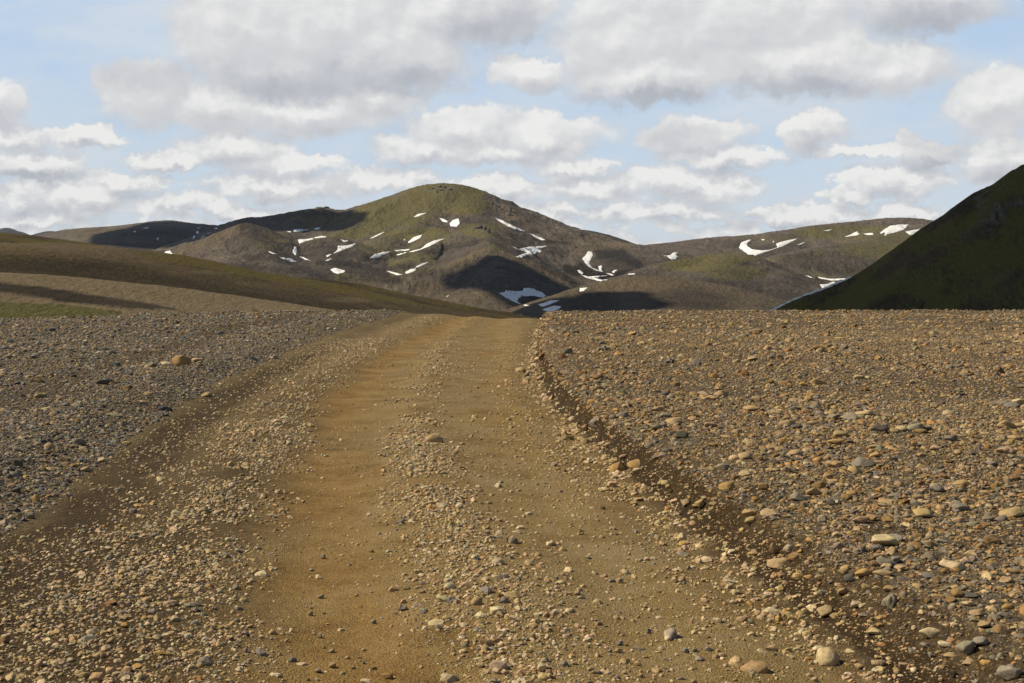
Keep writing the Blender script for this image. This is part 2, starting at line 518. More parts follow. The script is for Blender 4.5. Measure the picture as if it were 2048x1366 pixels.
# ------------------------------------------------------------------ hills
def hill_material(name, browns, moss=(0.085, 0.080, 0.018), scale=1.0, speck=0.5, sand=(0.024, 0.021, 0.0195)):
    """volcanic scree with moss; attribute 'cover' = moss, dark sand with painted shade, bare rock, ochre gravel with painted light; scale = metres of one clump"""
    M, N, b = new_mat(name)
    geo = N.n('ShaderNodeNewGeometry')
    pos = N.vec('MULTIPLY', geo.outputs['Position'], (1 / scale, 1 / scale, 1 / scale))
    at = N.n('ShaderNodeAttribute', attribute_name='cover')
    sp = N.n('ShaderNodeSeparateColor')
    N.link(at.outputs['Color'], sp.inputs[0])
    mo, da, ro = sp.outputs
    gr = at.outputs['Alpha']
    n1 = N.noise(pos, 0.035, 6, 0.62)
    n2 = N.noise(pos, 0.30, 6, 0.66)
    n3 = N.noise(pos, 1.7, 4, 0.65)
    streak = N.noise(N.vec('MULTIPLY', pos, (1.0, 0.35, 0.22)), 0.42, 5, 0.65, 0.3)
    n0 = N.noise(pos, 0.11, 6, 0.65)
    c = N.ramp(N.math('ADD', N.math('ADD', N.math('MULTIPLY', n1, 0.35), N.math('MULTIPLY', n0, 0.30)), N.math('MULTIPLY', streak, 0.35)), [(0.38, browns[0]), (0.50, browns[1]), (0.62, browns[2])])
    c = N.mix(N.mapr(n0, 0.52, 0.66, 0.0, 0.45), c, tuple(v * 0.62 for v in browns[0]))
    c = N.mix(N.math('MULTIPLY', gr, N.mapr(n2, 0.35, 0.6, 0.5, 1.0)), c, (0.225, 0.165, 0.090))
    c = N.mix(N.math('MULTIPLY', da, N.mapr(n1, 0.3, 0.6, 1.0, 0.85)), c, sand)  # sand colour, also the tone of the painted shade
    mf = N.math('ADD', N.math('MULTIPLY', mo, 1.3), N.math('SUBTRACT', N.math('ADD', N.math('MULTIPLY', n2, 1.1), N.math('MULTIPLY', streak, 0.9)), 1.25))
    mf = N.math('MULTIPLY', N.mapr(mf, 0.08, 0.44, 0.0, 1.0, True), N.mapr(n3, 0.30, 0.50, 0.45, 1.0))
    mcol = N.mix(N.mapr(n3, 0.35, 0.65), tuple(v * 0.62 for v in moss), tuple(v * 1.35 for v in moss))
    c = N.mix(N.math('MULTIPLY', mf, 0.92), c, mcol)
    vo = N.voro(pos, 0.55)
    s1 = N.mapr(vo.outputs['Distance'], 0.20, 0.34, 1.0, 0.0)
    s1 = N.math('MULTIPLY', s1, N.math('GREATER_THAN', N.math('FRACT', N.math('MULTIPLY', vo.outputs['Color'], 7.3)), 0.72))
    rk = N.math('MULTIPLY', s1, N.math('ADD', N.math('MULTIPLY', ro, 0.9), speck * 0.45), clamp=True)
    c = N.mix(N.math('MULTIPLY', rk, N.math('SUBTRACT', 1.0, N.math('MULTIPLY', da, 0.85))), c, (0.26, 0.225, 0.18))
    crag = N.mapr(N.noise(pos, 0.22, 7, 0.7, 0.6), 0.50, 0.60, 0.0, 1.0)
    c = N.mix(N.math('MULTIPLY', ro, crag), c, (0.21, 0.19, 0.165))
    c = N.mix(N.mapr(n3, 0.30, 0.55, 0.38, 0.0), c, tuple(v * 0.45 for v in browns[0]))
    N.link(c, b.inputs['Base Color'])
    h = N.math('ADD', N.math('MULTIPLY', n2, 3.0 * scale), N.math('MULTIPLY', n3, 0.9 * scale))
    h = N.math('ADD', h, N.math('MULTIPLY', streak, 2.4 * scale))
    bump(N, b, h, 1.0, 1.0)
    return M


def dense(pts, n=4):
    """Catmull-Rom through ridge points"""
    pts = np.array(pts, float)
    if len(pts) < 3:
        return pts
    e = np.vstack([2 * pts[0] - pts[1], pts, 2 * pts[-1] - pts[-2]])
    out = []
    for i in range(1, len(e) - 2):
        a, b_, c, d_ = e[i - 1], e[i], e[i + 1], e[i + 2]
        for t in np.linspace(0, 1, n, endpoint=False):
            out.append(0.5 * (2 * b_ + (c - a) * t + (2 * a - 5 * b_ + 4 * c - d_) * t * t + (3 * b_ - a - 3 * c + d_) * t ** 3))
    out.append(pts[-1])
    return np.array(out)


def ridge_height(X, Y, ridges, floor, k, conc):
    acc = np.exp(np.full(X.shape, floor) / k - floor / k)
    top = np.full(X.shape, -1e9)
    below = np.full(X.shape, 60.0)
    which = np.zeros(X.shape, int)
    for ri, (pts, s, r, dm, *_) in enumerate(ridges):
        cc = dm if dm < 10 else conc
        q = np.array([P(*p) for p in dense(pts)])
        best = np.full(X.shape, -1e9)
        for a, b_ in zip(q[:-1], q[1:]):
            dx, dy = b_[0] - a[0], b_[1] - a[1]
            L2 = dx * dx + dy * dy + 1e-9
            t = np.clip(((X - a[0]) * dx + (Y - a[1]) * dy) / L2, 0, 1)
            dist = np.hypot(X - a[0] - t * dx, Y - a[1] - t * dy)
            dr = s * (np.sqrt(dist * dist + r * r) - r)
            zr = a[2] + t * (b_[2] - a[2])
            dmx = cc * np.maximum(zr - floor + 12.0, 1.0)          # the slope flattens out towards the valley floor
            zz = zr - dmx * (1 - np.exp(-dr / dmx))
            win = zz > top
            below = np.where(win, zr - zz, below)
            which = np.where(win, ri, which)
            np.maximum(top, zz, out=top)
            np.maximum(best, zz, out=best)
        acc += np.exp((best - floor) / k)
    return floor + k * np.log(acc), below, which


def paint(px, py, blobs):
    """largest of soft ellipses given in photo pixels (px, py, rx, ry, strength)"""
    m = np.zeros(px.shape)
    for (cx, cy, rx, ry, s) in blobs:
        q = np.hypot((px - cx) / rx, (py - cy) / ry)
        m = np.maximum(m, s * sstep(1.15, 0.45, q))
    return m


def strokes(px, py, lst):
    """soft brush lines in photo pixels: (points, half width, strength)"""
    m = np.zeros(px.shape)
    for pts, w, s in lst:
        for (ax, ay), (bx, by) in zip(pts[:-1], pts[1:]):
            L2 = (bx - ax) ** 2 + (by - ay) ** 2
            t = np.clip(((px - ax) * (bx - ax) + (py - ay) * (by - ay)) / L2, 0, 1)
            q = np.hypot(px - ax - t * (bx - ax), py - ay - t * (by - ay)) / w
            m = np.maximum(m, s * sstep(1.3, 0.35, q))
    return m


def hill(name, ridges, pr, dr, nrow, floor, k, amp, wl, mat, cover, seed=1, step=2.0, gully=0.5, conc=1.5, hook=None):
    px = np.arange(pr[0], pr[1] + 0.1, step)
    d = np.geomspace(dr[0], dr[1], nrow)
    PX, D = np.meshgrid(px, d)
    X = (PX - CX) / F * D
    wx = X + amp * 0.6 * fbm(X / wl, D / wl, 3, seed + 400)
    wy = D + amp * 0.6 * fbm(X / wl, D / wl, 3, seed + 500)
    Z, below, which = ridge_height(wx, wy, ridges, floor, k, conc)
    hgt = np.clip((Z - floor) / 40.0, 0, 1) * (min(0.18, 2.6 / amp) + 0.82 * sstep(0.1 * amp, 1.3 * amp, below))
    Z = Z + amp * hgt * ((1 - gully) * fbm(X / wl, D / wl, 5, seed) + gully * (ridged(X / wl, D / (wl * 1.6), 4, seed + 90) - 0.65))
    Z = Z + amp * 0.10 * fbm(X / (wl * 0.09), D / (wl * 0.09), 3, seed + 7)
    if hook:
        Z = hook(X, D, Z)
    PY = HY - (Z - EYE) * F / D
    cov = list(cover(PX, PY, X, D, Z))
    # spur tints: moss, dark sand with painted shade, rock, gravel with painted light
    tint = np.array([rg[4] if len(rg) > 4 else (0, 0, 0, 0) for rg in ridges], float)[which]
    tn = 0.75 + 0.6 * fbm(X / wl * 1.7, D / wl * 1.7, 3, seed + 40)
    cov = [np.clip(np.maximum(c, tint[..., i] * tn), 0, 1) for i, c in enumerate(cov)]
    me = mesh_np(name, np.stack([X, D, Z], -1).reshape(-1, 3), grid_faces(*X.shape)[:, ::-1])
    attr_color(me, 'cover', np.stack(cov, -1).reshape(-1, 4))
    o = add(name, me, mat)
    tag(o, kind='structure')
    return o


BR_FAR = ((0.075, 0.058, 0.047), (0.170, 0.135, 0.107), (0.300, 0.243, 0.185))
BR_MID = ((0.090, 0.067, 0.046), (0.155, 0.118, 0.080), (0.210, 0.162, 0.112))
BR_LEFT = ((0.050, 0.033, 0.014), (0.098, 0.066, 0.028), (0.160, 0.112, 0.052))
BR_DARK = ((0.085, 0.066, 0.028), (0.180, 0.132, 0.058), (0.300, 0.225, 0.120))
mat_far = hill_material('scree_far', BR_FAR, (0.172, 0.146, 0.050), 2.4, 0.9)
mat_mid = hill_material('scree_mid', BR_MID, (0.120, 0.105, 0.026), 2.2, 0.3)
mat_left = hill_material('heath_left', BR_LEFT, (0.120, 0.092, 0.016), 0.55, 0.9, (0.032, 0.022, 0.009))
mat_gravel = hill_material('gravel_slope', ((0.150, 0.112, 0.066), (0.235, 0.178, 0.108), (0.300, 0.235, 0.150)), (0.105, 0.102, 0.018), 0.4, 0.45, (0.016, 0.012, 0.008))
mat_dark = hill_material('heath_dark', BR_DARK, (0.170, 0.155, 0.036), 0.75, 0.45)
mat_blue = hill_material('rock_far', ((0.05, 0.05, 0.055), (0.075, 0.075, 0.08), (0.10, 0.10, 0.11)), (0.05, 0.06, 0.03), 12.0, 0.2)  # bluish base: part of the distant haze painted into the rock


def zero(px):
    return np.zeros(px.shape)


def cov_main(px, py, X, D, Z):
    nz = 0.35 * fbm(X / 120, D / 120, 3, 60)
    mo = paint(px, py, [(880, 395, 110, 45, 1.0), (790, 425, 120, 45, 0.95), (700, 450, 120, 40, 0.75), (930, 410, 60, 30, 0.9), (960, 460, 60, 22, 0.95),
                        (800, 470, 60, 16, 0.9), (760, 495, 70, 25, 0.75), (850, 465, 60, 14, 0.9), (900, 478, 70, 18, 0.6), (540, 480, 50, 30, 0.55),
                        (690, 556, 50, 16, 0.6), (620, 430, 70, 25, 0.55), (1000, 490, 40, 20, 0.5)])
    da = paint(px, py, [(640, 435, 110, 26, 0.55), (1240, 525, 55, 22, 0.75), (1165, 540, 36, 16, 0.7), (1060, 598, 32, 14, 0.9), (1230, 545, 50, 12, 0.7),  # dark scree, plus painted shade on saddle, pyramid face and cone flank
                        (1040, 560, 90, 36, 0.45), (1060, 630, 60, 24, 0.5), (690, 545, 150, 22, 0.62), (870, 545, 70, 12, 0.5), (985, 545, 110, 30, 0.35), (640, 510, 80, 26, 0.5), (560, 490, 40, 36, 0.45), (1030, 490, 40, 24, 0.4), (870, 505, 120, 14, 0.3), (940, 490, 30, 16, 0.3)])
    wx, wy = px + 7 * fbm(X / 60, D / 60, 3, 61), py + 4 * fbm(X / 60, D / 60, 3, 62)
    da = np.maximum(da, 1.25 * strokes(wx, wy, [  # shade painted into folds and right flanks where sunlight gives little relief
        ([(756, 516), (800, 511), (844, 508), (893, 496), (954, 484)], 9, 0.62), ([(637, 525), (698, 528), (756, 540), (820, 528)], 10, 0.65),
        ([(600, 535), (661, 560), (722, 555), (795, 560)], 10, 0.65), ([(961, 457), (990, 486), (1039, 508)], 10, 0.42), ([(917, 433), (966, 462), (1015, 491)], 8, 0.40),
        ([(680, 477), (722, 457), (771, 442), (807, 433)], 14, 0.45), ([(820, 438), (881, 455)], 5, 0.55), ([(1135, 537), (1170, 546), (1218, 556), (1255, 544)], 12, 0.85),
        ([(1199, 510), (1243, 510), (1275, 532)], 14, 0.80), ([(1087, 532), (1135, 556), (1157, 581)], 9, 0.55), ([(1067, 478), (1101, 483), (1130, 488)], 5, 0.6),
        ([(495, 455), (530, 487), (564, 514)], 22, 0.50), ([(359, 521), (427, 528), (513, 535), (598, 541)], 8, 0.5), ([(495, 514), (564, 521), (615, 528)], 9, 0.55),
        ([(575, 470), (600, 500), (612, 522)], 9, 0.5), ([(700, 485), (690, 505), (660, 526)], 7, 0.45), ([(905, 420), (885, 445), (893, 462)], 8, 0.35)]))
    ro = paint(px, py, [(880, 378, 40, 12, 0.9), (965, 458, 28, 12, 1.0), (900, 405, 40, 10, 0.5), (985, 510, 70, 16, 0.5), (760, 490, 50, 22, 0.5), (640, 418, 60, 8, 0.6)])
    gr = paint(px, py, [(980, 505, 60, 10, 0.6), (930, 590, 90, 14, 0.55), (470, 490, 60, 30, 0.15)])
    gr = np.maximum(gr, 1.5 * strokes(wx, wy, [([(352, 510), (420, 480), (487, 450)], 7, 0.45), ([(605, 486), (640, 474), (680, 480)], 7, 0.35),  # sunlight painted pale along the crests, blobs above included
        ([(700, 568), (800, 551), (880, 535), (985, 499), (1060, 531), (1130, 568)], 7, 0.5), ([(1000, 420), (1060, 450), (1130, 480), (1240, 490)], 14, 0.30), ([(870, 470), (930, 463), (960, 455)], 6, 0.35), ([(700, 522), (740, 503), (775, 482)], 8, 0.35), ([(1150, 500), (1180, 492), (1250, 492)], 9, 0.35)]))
    mo = mo * 0.66
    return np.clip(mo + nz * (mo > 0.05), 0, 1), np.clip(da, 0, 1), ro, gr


hill('mountain', [
    ([(462, 490, 3300), (478, 456, 3300), (495, 436, 3300), (530, 433, 3350), (600, 421, 3400), (645, 416, 3400), (690, 421, 3400), (750, 405, 3400), (800, 390, 3350),
      (840, 374, 3300), (880, 367, 3250), (925, 371, 3250), (960, 388, 3250), (1000, 414, 3200), (1050, 440, 3150), (1090, 456, 3100), (1130, 472, 3100),
      (1165, 482, 3100), (1194, 487, 3050), (1240, 485, 3000), (1280, 490, 2950), (1350, 505, 2900)], 0.56, 40, 0.95),
    ([(880, 372, 3250), (868, 402, 3120), (845, 438, 2960), (800, 466, 2800), (768, 478, 2690), (730, 506, 2590), (680, 530, 2480)], 0.52, 22, 2.0, (.42, 0, .15, 0)),
    ([(925, 376, 3250), (940, 420, 3000), (950, 452, 2700)], 0.46, 24, 1.6, (0, .25, 0, 0)),
    ([(1050, 442, 3150), (1075, 478, 2900), (1090, 515, 2700)], 0.42, 26, 1.6, (0, 0, 0, .30)),
    ([(690, 425, 3400), (660, 455, 3150), (640, 475, 2950)], 0.46, 30, 1.6, (.3, .3, 0, 0)),
    ([(600, 424, 3400), (585, 455, 3150), (575, 480, 2900)], 0.46, 24, 1.6, (.2, .5, 0, 0)),
    ([(815, 470, 2800), (880, 467, 2700), (930, 461, 2620), (960, 452, 2600), (1000, 480, 2550), (1040, 507, 2500), (1085, 540, 2450)], 0.62, 12, 2.5, (.36, .30, .35, 0)),
    ([(880, 468, 2700), (860, 490, 2560), (830, 520, 2380)], 0.5, 16, 2.5, (.55, .1, .2, 0)),
    ([(960, 454, 2600), (975, 476, 2430), (985, 499, 2200)], 0.58, 12, 2.5, (0, .50, .2, 0)),
    ([(985, 497, 2150), (935, 520, 2110), (880, 535, 2080), (800, 550, 2050), (720, 569, 2000), (640, 590, 1960)], 0.50, 10, 2.5, (0, 0, 0, .42)),
    ([(985, 497, 2150), (1040, 521, 2150), (1100, 551, 2150), (1155, 582, 2150)], 0.56, 10, 2.5, (0, .1, .1, .35)),
    ([(985, 500, 2150), (1000, 530, 2030), (1010, 560, 1920)], 0.5, 14, 2.5, (0, .45, 0, 0)),
    ([(850, 618, 1730), (900, 600, 1780), (955, 581, 1800), (1000, 580, 1820), (1035, 592, 1850)], 0.40, 16, 2.5, (0, 0, 0, .55)),
    ([(330, 528, 2480), (400, 492, 2500), (450, 465, 2500), (490, 447, 2500), (535, 460, 2600), (600, 488, 2700)], 0.56, 14, 2.5, (0, .05, 0, .28)),
    ([(490, 448, 2500), (530, 490, 2340), (565, 530, 2200)], 0.54, 16, 2.5, (.25, .50, 0, 0)),
    ([(440, 472, 2500), (450, 505, 2330), (470, 535, 2150)], 0.46, 20, 2.5),
    ([(600, 490, 2500), (640, 473, 2560), (690, 482, 2620)], 0.48, 36, 2.5, (0, .15, 0, .12)),
    ([(640, 475, 2560), (655, 505, 2400), (650, 530, 2250)], 0.42, 34, 2.5, (0, .42, 0, 0)),
    ([(1165, 490, 2950), (1135, 530, 2600), (1110, 568, 2350)], 0.46, 34, 2.5, (0, .1, 0, .22)),
    ([(1194, 488, 3050), (1225, 505, 2800), (1245, 515, 2680)], 0.40, 40, 2.5, (0, .45, 0, 0)),
    ([(1290, 500, 2900), (1310, 528, 2640), (1290, 552, 2400)], 0.44, 40, 2.5, (0, .25, 0, .1)),
    ([(600, 548, 2150), (700, 546, 2200), (780, 556, 2150)], 0.38, 30, 2.5, (0, .62, 0, 0)),
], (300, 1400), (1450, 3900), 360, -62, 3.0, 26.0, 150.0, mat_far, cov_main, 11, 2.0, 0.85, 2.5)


def cov_left_back(px, py, X, D, Z):
    return (paint(px, py, [(200, 470, 120, 18, 0.35)]), paint(px, py, [(330, 475, 170, 22, 0.6), (300, 495, 200, 12, 0.8)]), zero(px) + 0.1, zero(px))  # dark middle of the ridge: cloud shade painted into the cover


hill('hill', [
    ([(40, 490, 4500), (100, 472, 4400), (150, 458, 4300), (250, 450, 4200), (328, 441, 4200), (350, 443, 4200), (440, 452, 4200), (500, 462, 4200), (600, 480, 4200)], 0.34, 60, 220),
    ([(60, 500, 3400), (160, 490, 3400), (300, 493, 3300), (420, 500, 3200)], 0.2, 80, 50),
], (-120, 640), (2700, 5200), 150, -62, 6, 14, 220, mat_far, cov_left_back, 23, 3.0)

hill('hill', [([(1090, 495, 5200), (1130, 472, 5200), (1152, 460, 5200), (1178, 461, 5200), (1205, 468, 5200), (1250, 484, 5200), (1300, 505, 5200)], 0.4, 30, 200)],
     (1060, 1340), (4500, 5900), 70, -62, 6, 6, 120, mat_far, lambda px, py, X, D, Z: (zero(px), zero(px) + 0.8, zero(px) + 0.1, zero(px)), 29, 3.0)


def cov_rb(px, py, X, D, Z):
    mo = 0.66 * paint(px, py, [(1700, 465, 160, 22, 0.8), (1760, 500, 120, 26, 0.75), (1560, 480, 80, 14, 0.6), (1800, 480, 80, 30, 0.7), (1500, 478, 60, 10, 0.45)])
    da = paint(px, py, [(1510, 492, 60, 14, 0.5), (1720, 535, 150, 24, 0.6), (1330, 505, 60, 10, 0.3), (1600, 515, 60, 10, 0.5), (1640, 470, 120, 10, 0.2)])
    ro = paint(px, py, [(1530, 485, 45, 12, 0.7), (1720, 470, 80, 12, 0.5)])
    return mo, da, ro, zero(px)


hill('hill', [
    ([(1240, 500, 3500), (1290, 491, 3500), (1340, 487, 3500), (1400, 478, 3550), (1450, 473, 3550), (1500, 470, 3600), (1560, 463, 3600), (1640, 450, 3600),
      (1720, 442, 3650), (1785, 436, 3650), (1830, 437, 3650), (1880, 448, 3650), (2000, 470, 3600), (2150, 480, 3600)], 0.36, 50, 200),
    ([(1560, 466, 3600), (1545, 490, 3300), (1500, 505, 3050)], 0.34, 40, 110, (.1, .35, .2, 0)),
    ([(1785, 440, 3650), (1740, 478, 3300), (1650, 492, 3050), (1560, 512, 2850)], 0.36, 40, 120, (.45, 0, .2, 0)),
    ([(1600, 505, 2900), (1680, 492, 2950), (1760, 490, 3000), (1860, 498, 3000), (1980, 520, 3000)], 0.34, 40, 110, (.35, .45, 0, 0)),
    ([(1340, 490, 3500), (1400, 505, 3100), (1430, 520, 2800)], 0.3, 60, 90, (0, .1, 0, .2)),
], (1220, 2140), (2200, 4300), 210, -62, 4, 20, 150, mat_far, cov_rb, 37, 2.5, 0.8, 2.5)


def cov_g1(px, py, X, D, Z):
    mo = 0.8 * paint(px, py, [(1450, 515, 75, 14, 1.0), (1400, 530, 110, 20, 0.7), (1470, 545, 90, 24, 0.6), (1520, 540, 60, 20, 0.4)])
    da = paint(px, py, [(1540, 590, 70, 34, 0.55), (1600, 560, 90, 16, 0.45), (1430, 555, 150, 26, 0.40), (1300, 545, 50, 10, 0.4)])
    ro = paint(px, py, [(1450, 512, 40, 9, 0.7)])
    return mo, da, ro, paint(px, py, [(1460, 590, 70, 8, 0.3)])


hill('hill', [
    ([(1230, 565, 2200), (1270, 547, 2250), (1330, 526, 2300), (1400, 512, 2350), (1450, 506, 2350), (1490, 511, 2350), (1540, 528, 2350), (1610, 557, 2350), (1690, 594, 2350), (1760, 630, 2350)], 0.42, 22, 120, (.25, .2, 0, 0)),
    ([(1450, 508, 2350), (1430, 535, 2150), (1400, 560, 1950)], 0.40, 26, 90, (.2, .45, 0, 0)),
    ([(1540, 530, 2350), (1545, 565, 2100), (1530, 600, 1900)], 0.40, 26, 90, (.15, .30, 0, .1)),
    ([(1560, 575, 2250), (1650, 562, 2500), (1760, 560, 2600), (1850, 575, 2600)], 0.3, 40, 80, (0, .5, 0, 0)),
], (1060, 1960), (1750, 2800), 170, -60, 3, 15, 100, mat_far, cov_g1, 41, 2.0, 0.8, 2.5)


def cov_dome(px, py, X, D, Z):
    return (paint(px, py, [(1480, 590, 60, 30, 0.2)]), paint(px, py, [(1390, 602, 120, 26, 0.55), (1180, 610, 70, 30, 0.5)]), zero(px), paint(px, py, [(1290, 564, 130, 16, 0.6), (1470, 600, 70, 14, 0.4)]))  # pale crest and dark left end: light and shade painted in


hill('hill', [
    ([(1085, 650, 1450), (1110, 625, 1450), (1140, 601, 1480), (1180, 579, 1500), (1230, 561, 1520), (1280, 555, 1540), (1340, 556, 1560), (1400, 565, 1560), (1460, 580, 1540), (1520, 601, 1520), (1580, 632, 1500)], 0.42, 30, 70),
    ([(1300, 557, 1540), (1330, 590, 1400), (1350, 625, 1250)], 0.32, 40, 60),
    ([(1460, 580, 1540), (1480, 605, 1400), (1500, 640, 1250)], 0.34, 25, 60),
], (960, 1720), (1050, 1950), 150, -60, 3, 6, 80, mat_mid, cov_dome, 47, 2.0, 0.75, 2.5)

RM_RIDGE = [(1440, 660, 700), (1490, 639, 700), (1549, 618, 700), (1602, 594, 700), (1672, 567, 700), (1707, 551, 700), (1748, 527, 700), (1780, 506, 700), (1811, 483, 700),
            (1868, 443, 700), (1906, 418, 700), (1935, 397, 700), (1957, 381, 700), (2001, 361, 700), (2048, 329, 700), (2160, 276, 710), (2350, 205, 720), (2600, 150, 740), (2900, 130, 760)]


def cov_rm(px, py, X, D, Z):
    nz = fbm(X / 22, D / 22, 4, 70)
    mo = np.clip(0.45 + 0.9 * nz, 0, 1)
    ro = paint(px, py, [(1985, 440, 36, 34, 1.0), (1960, 400, 24, 20, 0.8), (2035, 412, 30, 10, 0.7), (1935, 470, 30, 14, 0.5), (2000, 375, 34, 10, 0.6), (1880, 440, 30, 8, 0.4)])
    return mo, np.clip(0.15 - 0.7 * nz, 0, 0.4), ro, zero(px)


hill('mountain', [(RM_RIDGE, 0.78, 2.0, 160)], (1180, 2720), (330, 980), 220, -62, 1.0, 2.6, 36, mat_dark, cov_rm, 53, 2.5, 0.4, 30)


def cov_a(px, py, X, D, Z):
    nz = fbm(X / 16, D / 16, 4, 80)
    sky = np.interp(px, [0, 100, 250, 430, 640, 860, 1040], [486, 486, 500, 533, 572, 606, 639])
    below = py - sky
    da = np.clip(sstep(14, 46, below + 16 * nz) * 0.97 * sstep(-200, 60, px), 0, 0.85)
    mo = np.clip(0.12 + 0.6 * nz + 0.75 * sstep(12, 0, below) * sstep(200, 420, px), 0, 1)
    gr = np.clip(sstep(34, 8, below + 10 * nz) * sstep(420, 150, px) * 0.6 + 0.2 * nz, 0, 1)
    gr = np.maximum(gr, paint(px, py, [(700, 600, 60, 7, 0.6), (330, 545, 200, 6, 0.35)]))
    return mo, da, zero(px) + 0.08, gr


hill('hill', [
    ([(-1100, 452, 300), (-700, 455, 310), (-300, 470, 330), (-150, 480, 340), (0, 486, 360), (100, 486, 390), (180, 492, 410), (250, 500, 430), (350, 520, 450), (430, 533, 465), (520, 549, 480), (600, 564, 490), (660, 580, 480), (720, 600, 460), (775, 618, 440), (830, 650, 425), (880, 700, 410), (920, 760, 400)], 0.26, 16, 16),
], (-1200, 1150), (180, 620), 170, -62, 1.2, 2.0, 45, mat_left, cov_a, 61, 2.5, 0.3, 1.5)

hill('hill', [
    ([(560, 548, 720), (640, 570, 720), (700, 577, 720), (760, 589, 720), (860, 606, 720), (960, 625, 720), (1045, 641, 720), (1090, 670, 720), (1130, 720, 720)], 0.22, 25, 30),
    ([(860, 612, 640), (960, 630, 620), (1000, 648, 600), (1030, 690, 590)], 0.2, 12, 20),
], (440, 1320), (420, 960), 130, -62, 1.2, 2.2, 50, mat_left, lambda px, py, X, D, Z: (np.clip(0.35 + 0.6 * fbm(X / 20, D / 20, 3, 88), 0, 1), np.clip(0.55 + 0.6 * fbm(X / 35, D / 35, 3, 98), 0, 1), zero(px), zero(px)), 67, 2.5, 0.3, 4)

hill('hill', [([(-1100, 420, 760), (-700, 430, 780), (-300, 446, 800), (-100, 459, 820), (0, 467, 850), (44, 474, 860), (68, 479, 870), (126, 490, 900), (220, 504, 930), (320, 520, 960)], 0.2, 30, 40)],
     (-1200, 400), (600, 1200), 80, -60, 2, 0.6, 60, mat_left, lambda px, py, X, D, Z: (np.clip(0.5 + 0.8 * fbm(X / 30, D / 30, 3, 90), 0, 1), zero(px) + 0.75, zero(px), zero(px)), 71, 3.0)


def cov_b(px, py, X, D, Z):
    n = fbm(X / 7, D / 7, 3, 95)
    # a hollow of black sand crosses the slope; grass grows below it
    top = np.interp(px, [-100, 0, 60, 200, 285, 352, 400], [560, 564, 570, 592, 604, 617, 640])
    bot = np.interp(px, [-100, 0, 70, 120, 200, 260, 352, 400], [578, 584, 592, 603, 610, 617, 619, 640])
    da = sstep(-1.5, 2.0, py - top + 1.5 * n) * sstep(2.0, -1.5, py - bot + 1.5 * n)
    gb = np.interp(px, [-100, 0, 120, 240, 260], [601, 604, 610, 621, 640])
    mo = sstep(-2, 3, py - gb + 2 * n) * sstep(300, 230, px) * 1.3
    return np.clip(mo, 0, 1), np.clip(da * 1.0, 0, 0.97), 0.15 * (1 - np.clip(1.4 * da, 0, 1)), np.clip(0.75 * (1 - da) * (1 - mo), 0, 1)


hill('hill', [
    ([(-1100, 535, 150), (-700, 538, 158), (-300, 540, 165), (-100, 542, 168), (0, 545, 170), (100, 552, 172), (250, 568, 175), (330, 580, 175), (450, 597, 172), (560, 612, 165), (640, 630, 155), (690, 670, 145), (720, 720, 140)], 0.16, 5, 9),
], (-1200, 960), (72, 240), 130, -45, 0.4, 0.5, 18, mat_gravel, cov_b, 79, 2.5, 0.3, 4)

hill('mountain', [
    ([(-80, 468, 11000), (-20, 461, 11000), (8, 454, 11000), (22, 459, 11000), (40, 463, 11000), (60, 474, 11000), (90, 490, 11000)], 0.5, 30, 900),
    ([(50, 480, 8200), (72, 471, 8200), (95, 463, 8200), (112, 463, 8200), (130, 472, 8200), (170, 485, 8200)], 0.4, 40, 600),
], (-100, 200), (7000, 13000), 80, -60, 8, 14, 320, mat_blue, lambda px, py, X, D, Z: (zero(px), zero(px), zero(px), zero(px)), 83, 2.0)

bpy.context.view_layer.update()
DG = bpy.context.evaluated_depsgraph_get()


def cast(px, py, start=0.0):
    """where the line of sight through a photo pixel meets the land farther off than start"""
    v = Vector(((px - CX) / F, 1.0, (HY - py) / F))
    ok, loc, nor, idx, ob, mx = S.ray_cast(DG, Vector((0, 0, EYE)) + v * start, v.normalized(), distance=60000)
    return (loc, nor, ob) if ok else (None, None, None)


# ------------------------------------------------------------------ snow lying on the hills
CROPS = {1: (0, 350, 2.926), 2: (600, 340, 4.096), 3: (950, 400, 4.096), 4: (1400, 300, 3.16)}
SNOW, Ns, bs = new_mat('old_snow')
_g = Ns.n('ShaderNodeNewGeometry')
_n = Ns.noise(_g.outputs['Position'], 0.25, 5, 0.6)
_c = Ns.ramp(_n, [(0.3, (0.80, 0.77, 0.72)), (0.5, (0.90, 0.885, 0.85)), (0.7, (0.93, 0.92, 0.89))])
Ns.link(_c, bs.inputs['Base Color'])
bs.inputs['Roughness'].default_value = 0.7
bump(Ns, bs, Ns.noise(_g.outputs['Position'], 0.5, 4, 0.6), 0.3, 0.6)


def inside(poly, x, y):
    c = False
    j = len(poly) - 1
    for i in range(len(poly)):
        xi, yi = poly[i]
        xj, yj = poly[j]
        if (yi > y) != (yj > y) and x < (xj - xi) * (y - yi) / (yj - yi) + xi:
            c = not c
        j = i
    return c


def biggest(fs):
    """the largest edge-connected set of triangles"""
    ed = {}
    for q, f in enumerate(fs):
        for i in range(3):
            ed.setdefault(frozenset((f[i], f[(i + 1) % 3])), []).append(q)
    seen, best = set(), []
    for q in range(len(fs)):
        if q in seen:
            continue
        st, comp = [q], []
        seen.add(q)
        while st:
            a = st.pop()
            comp.append(a)
            for i in range(3):
                for b in ed[frozenset((fs[a][i], fs[a][(i + 1) % 3]))]:
                    if b not in seen:
                        seen.add(b)
                        st.append(b)
        if len(comp) > len(best):
            best = comp
    return [fs[q] for q in best]


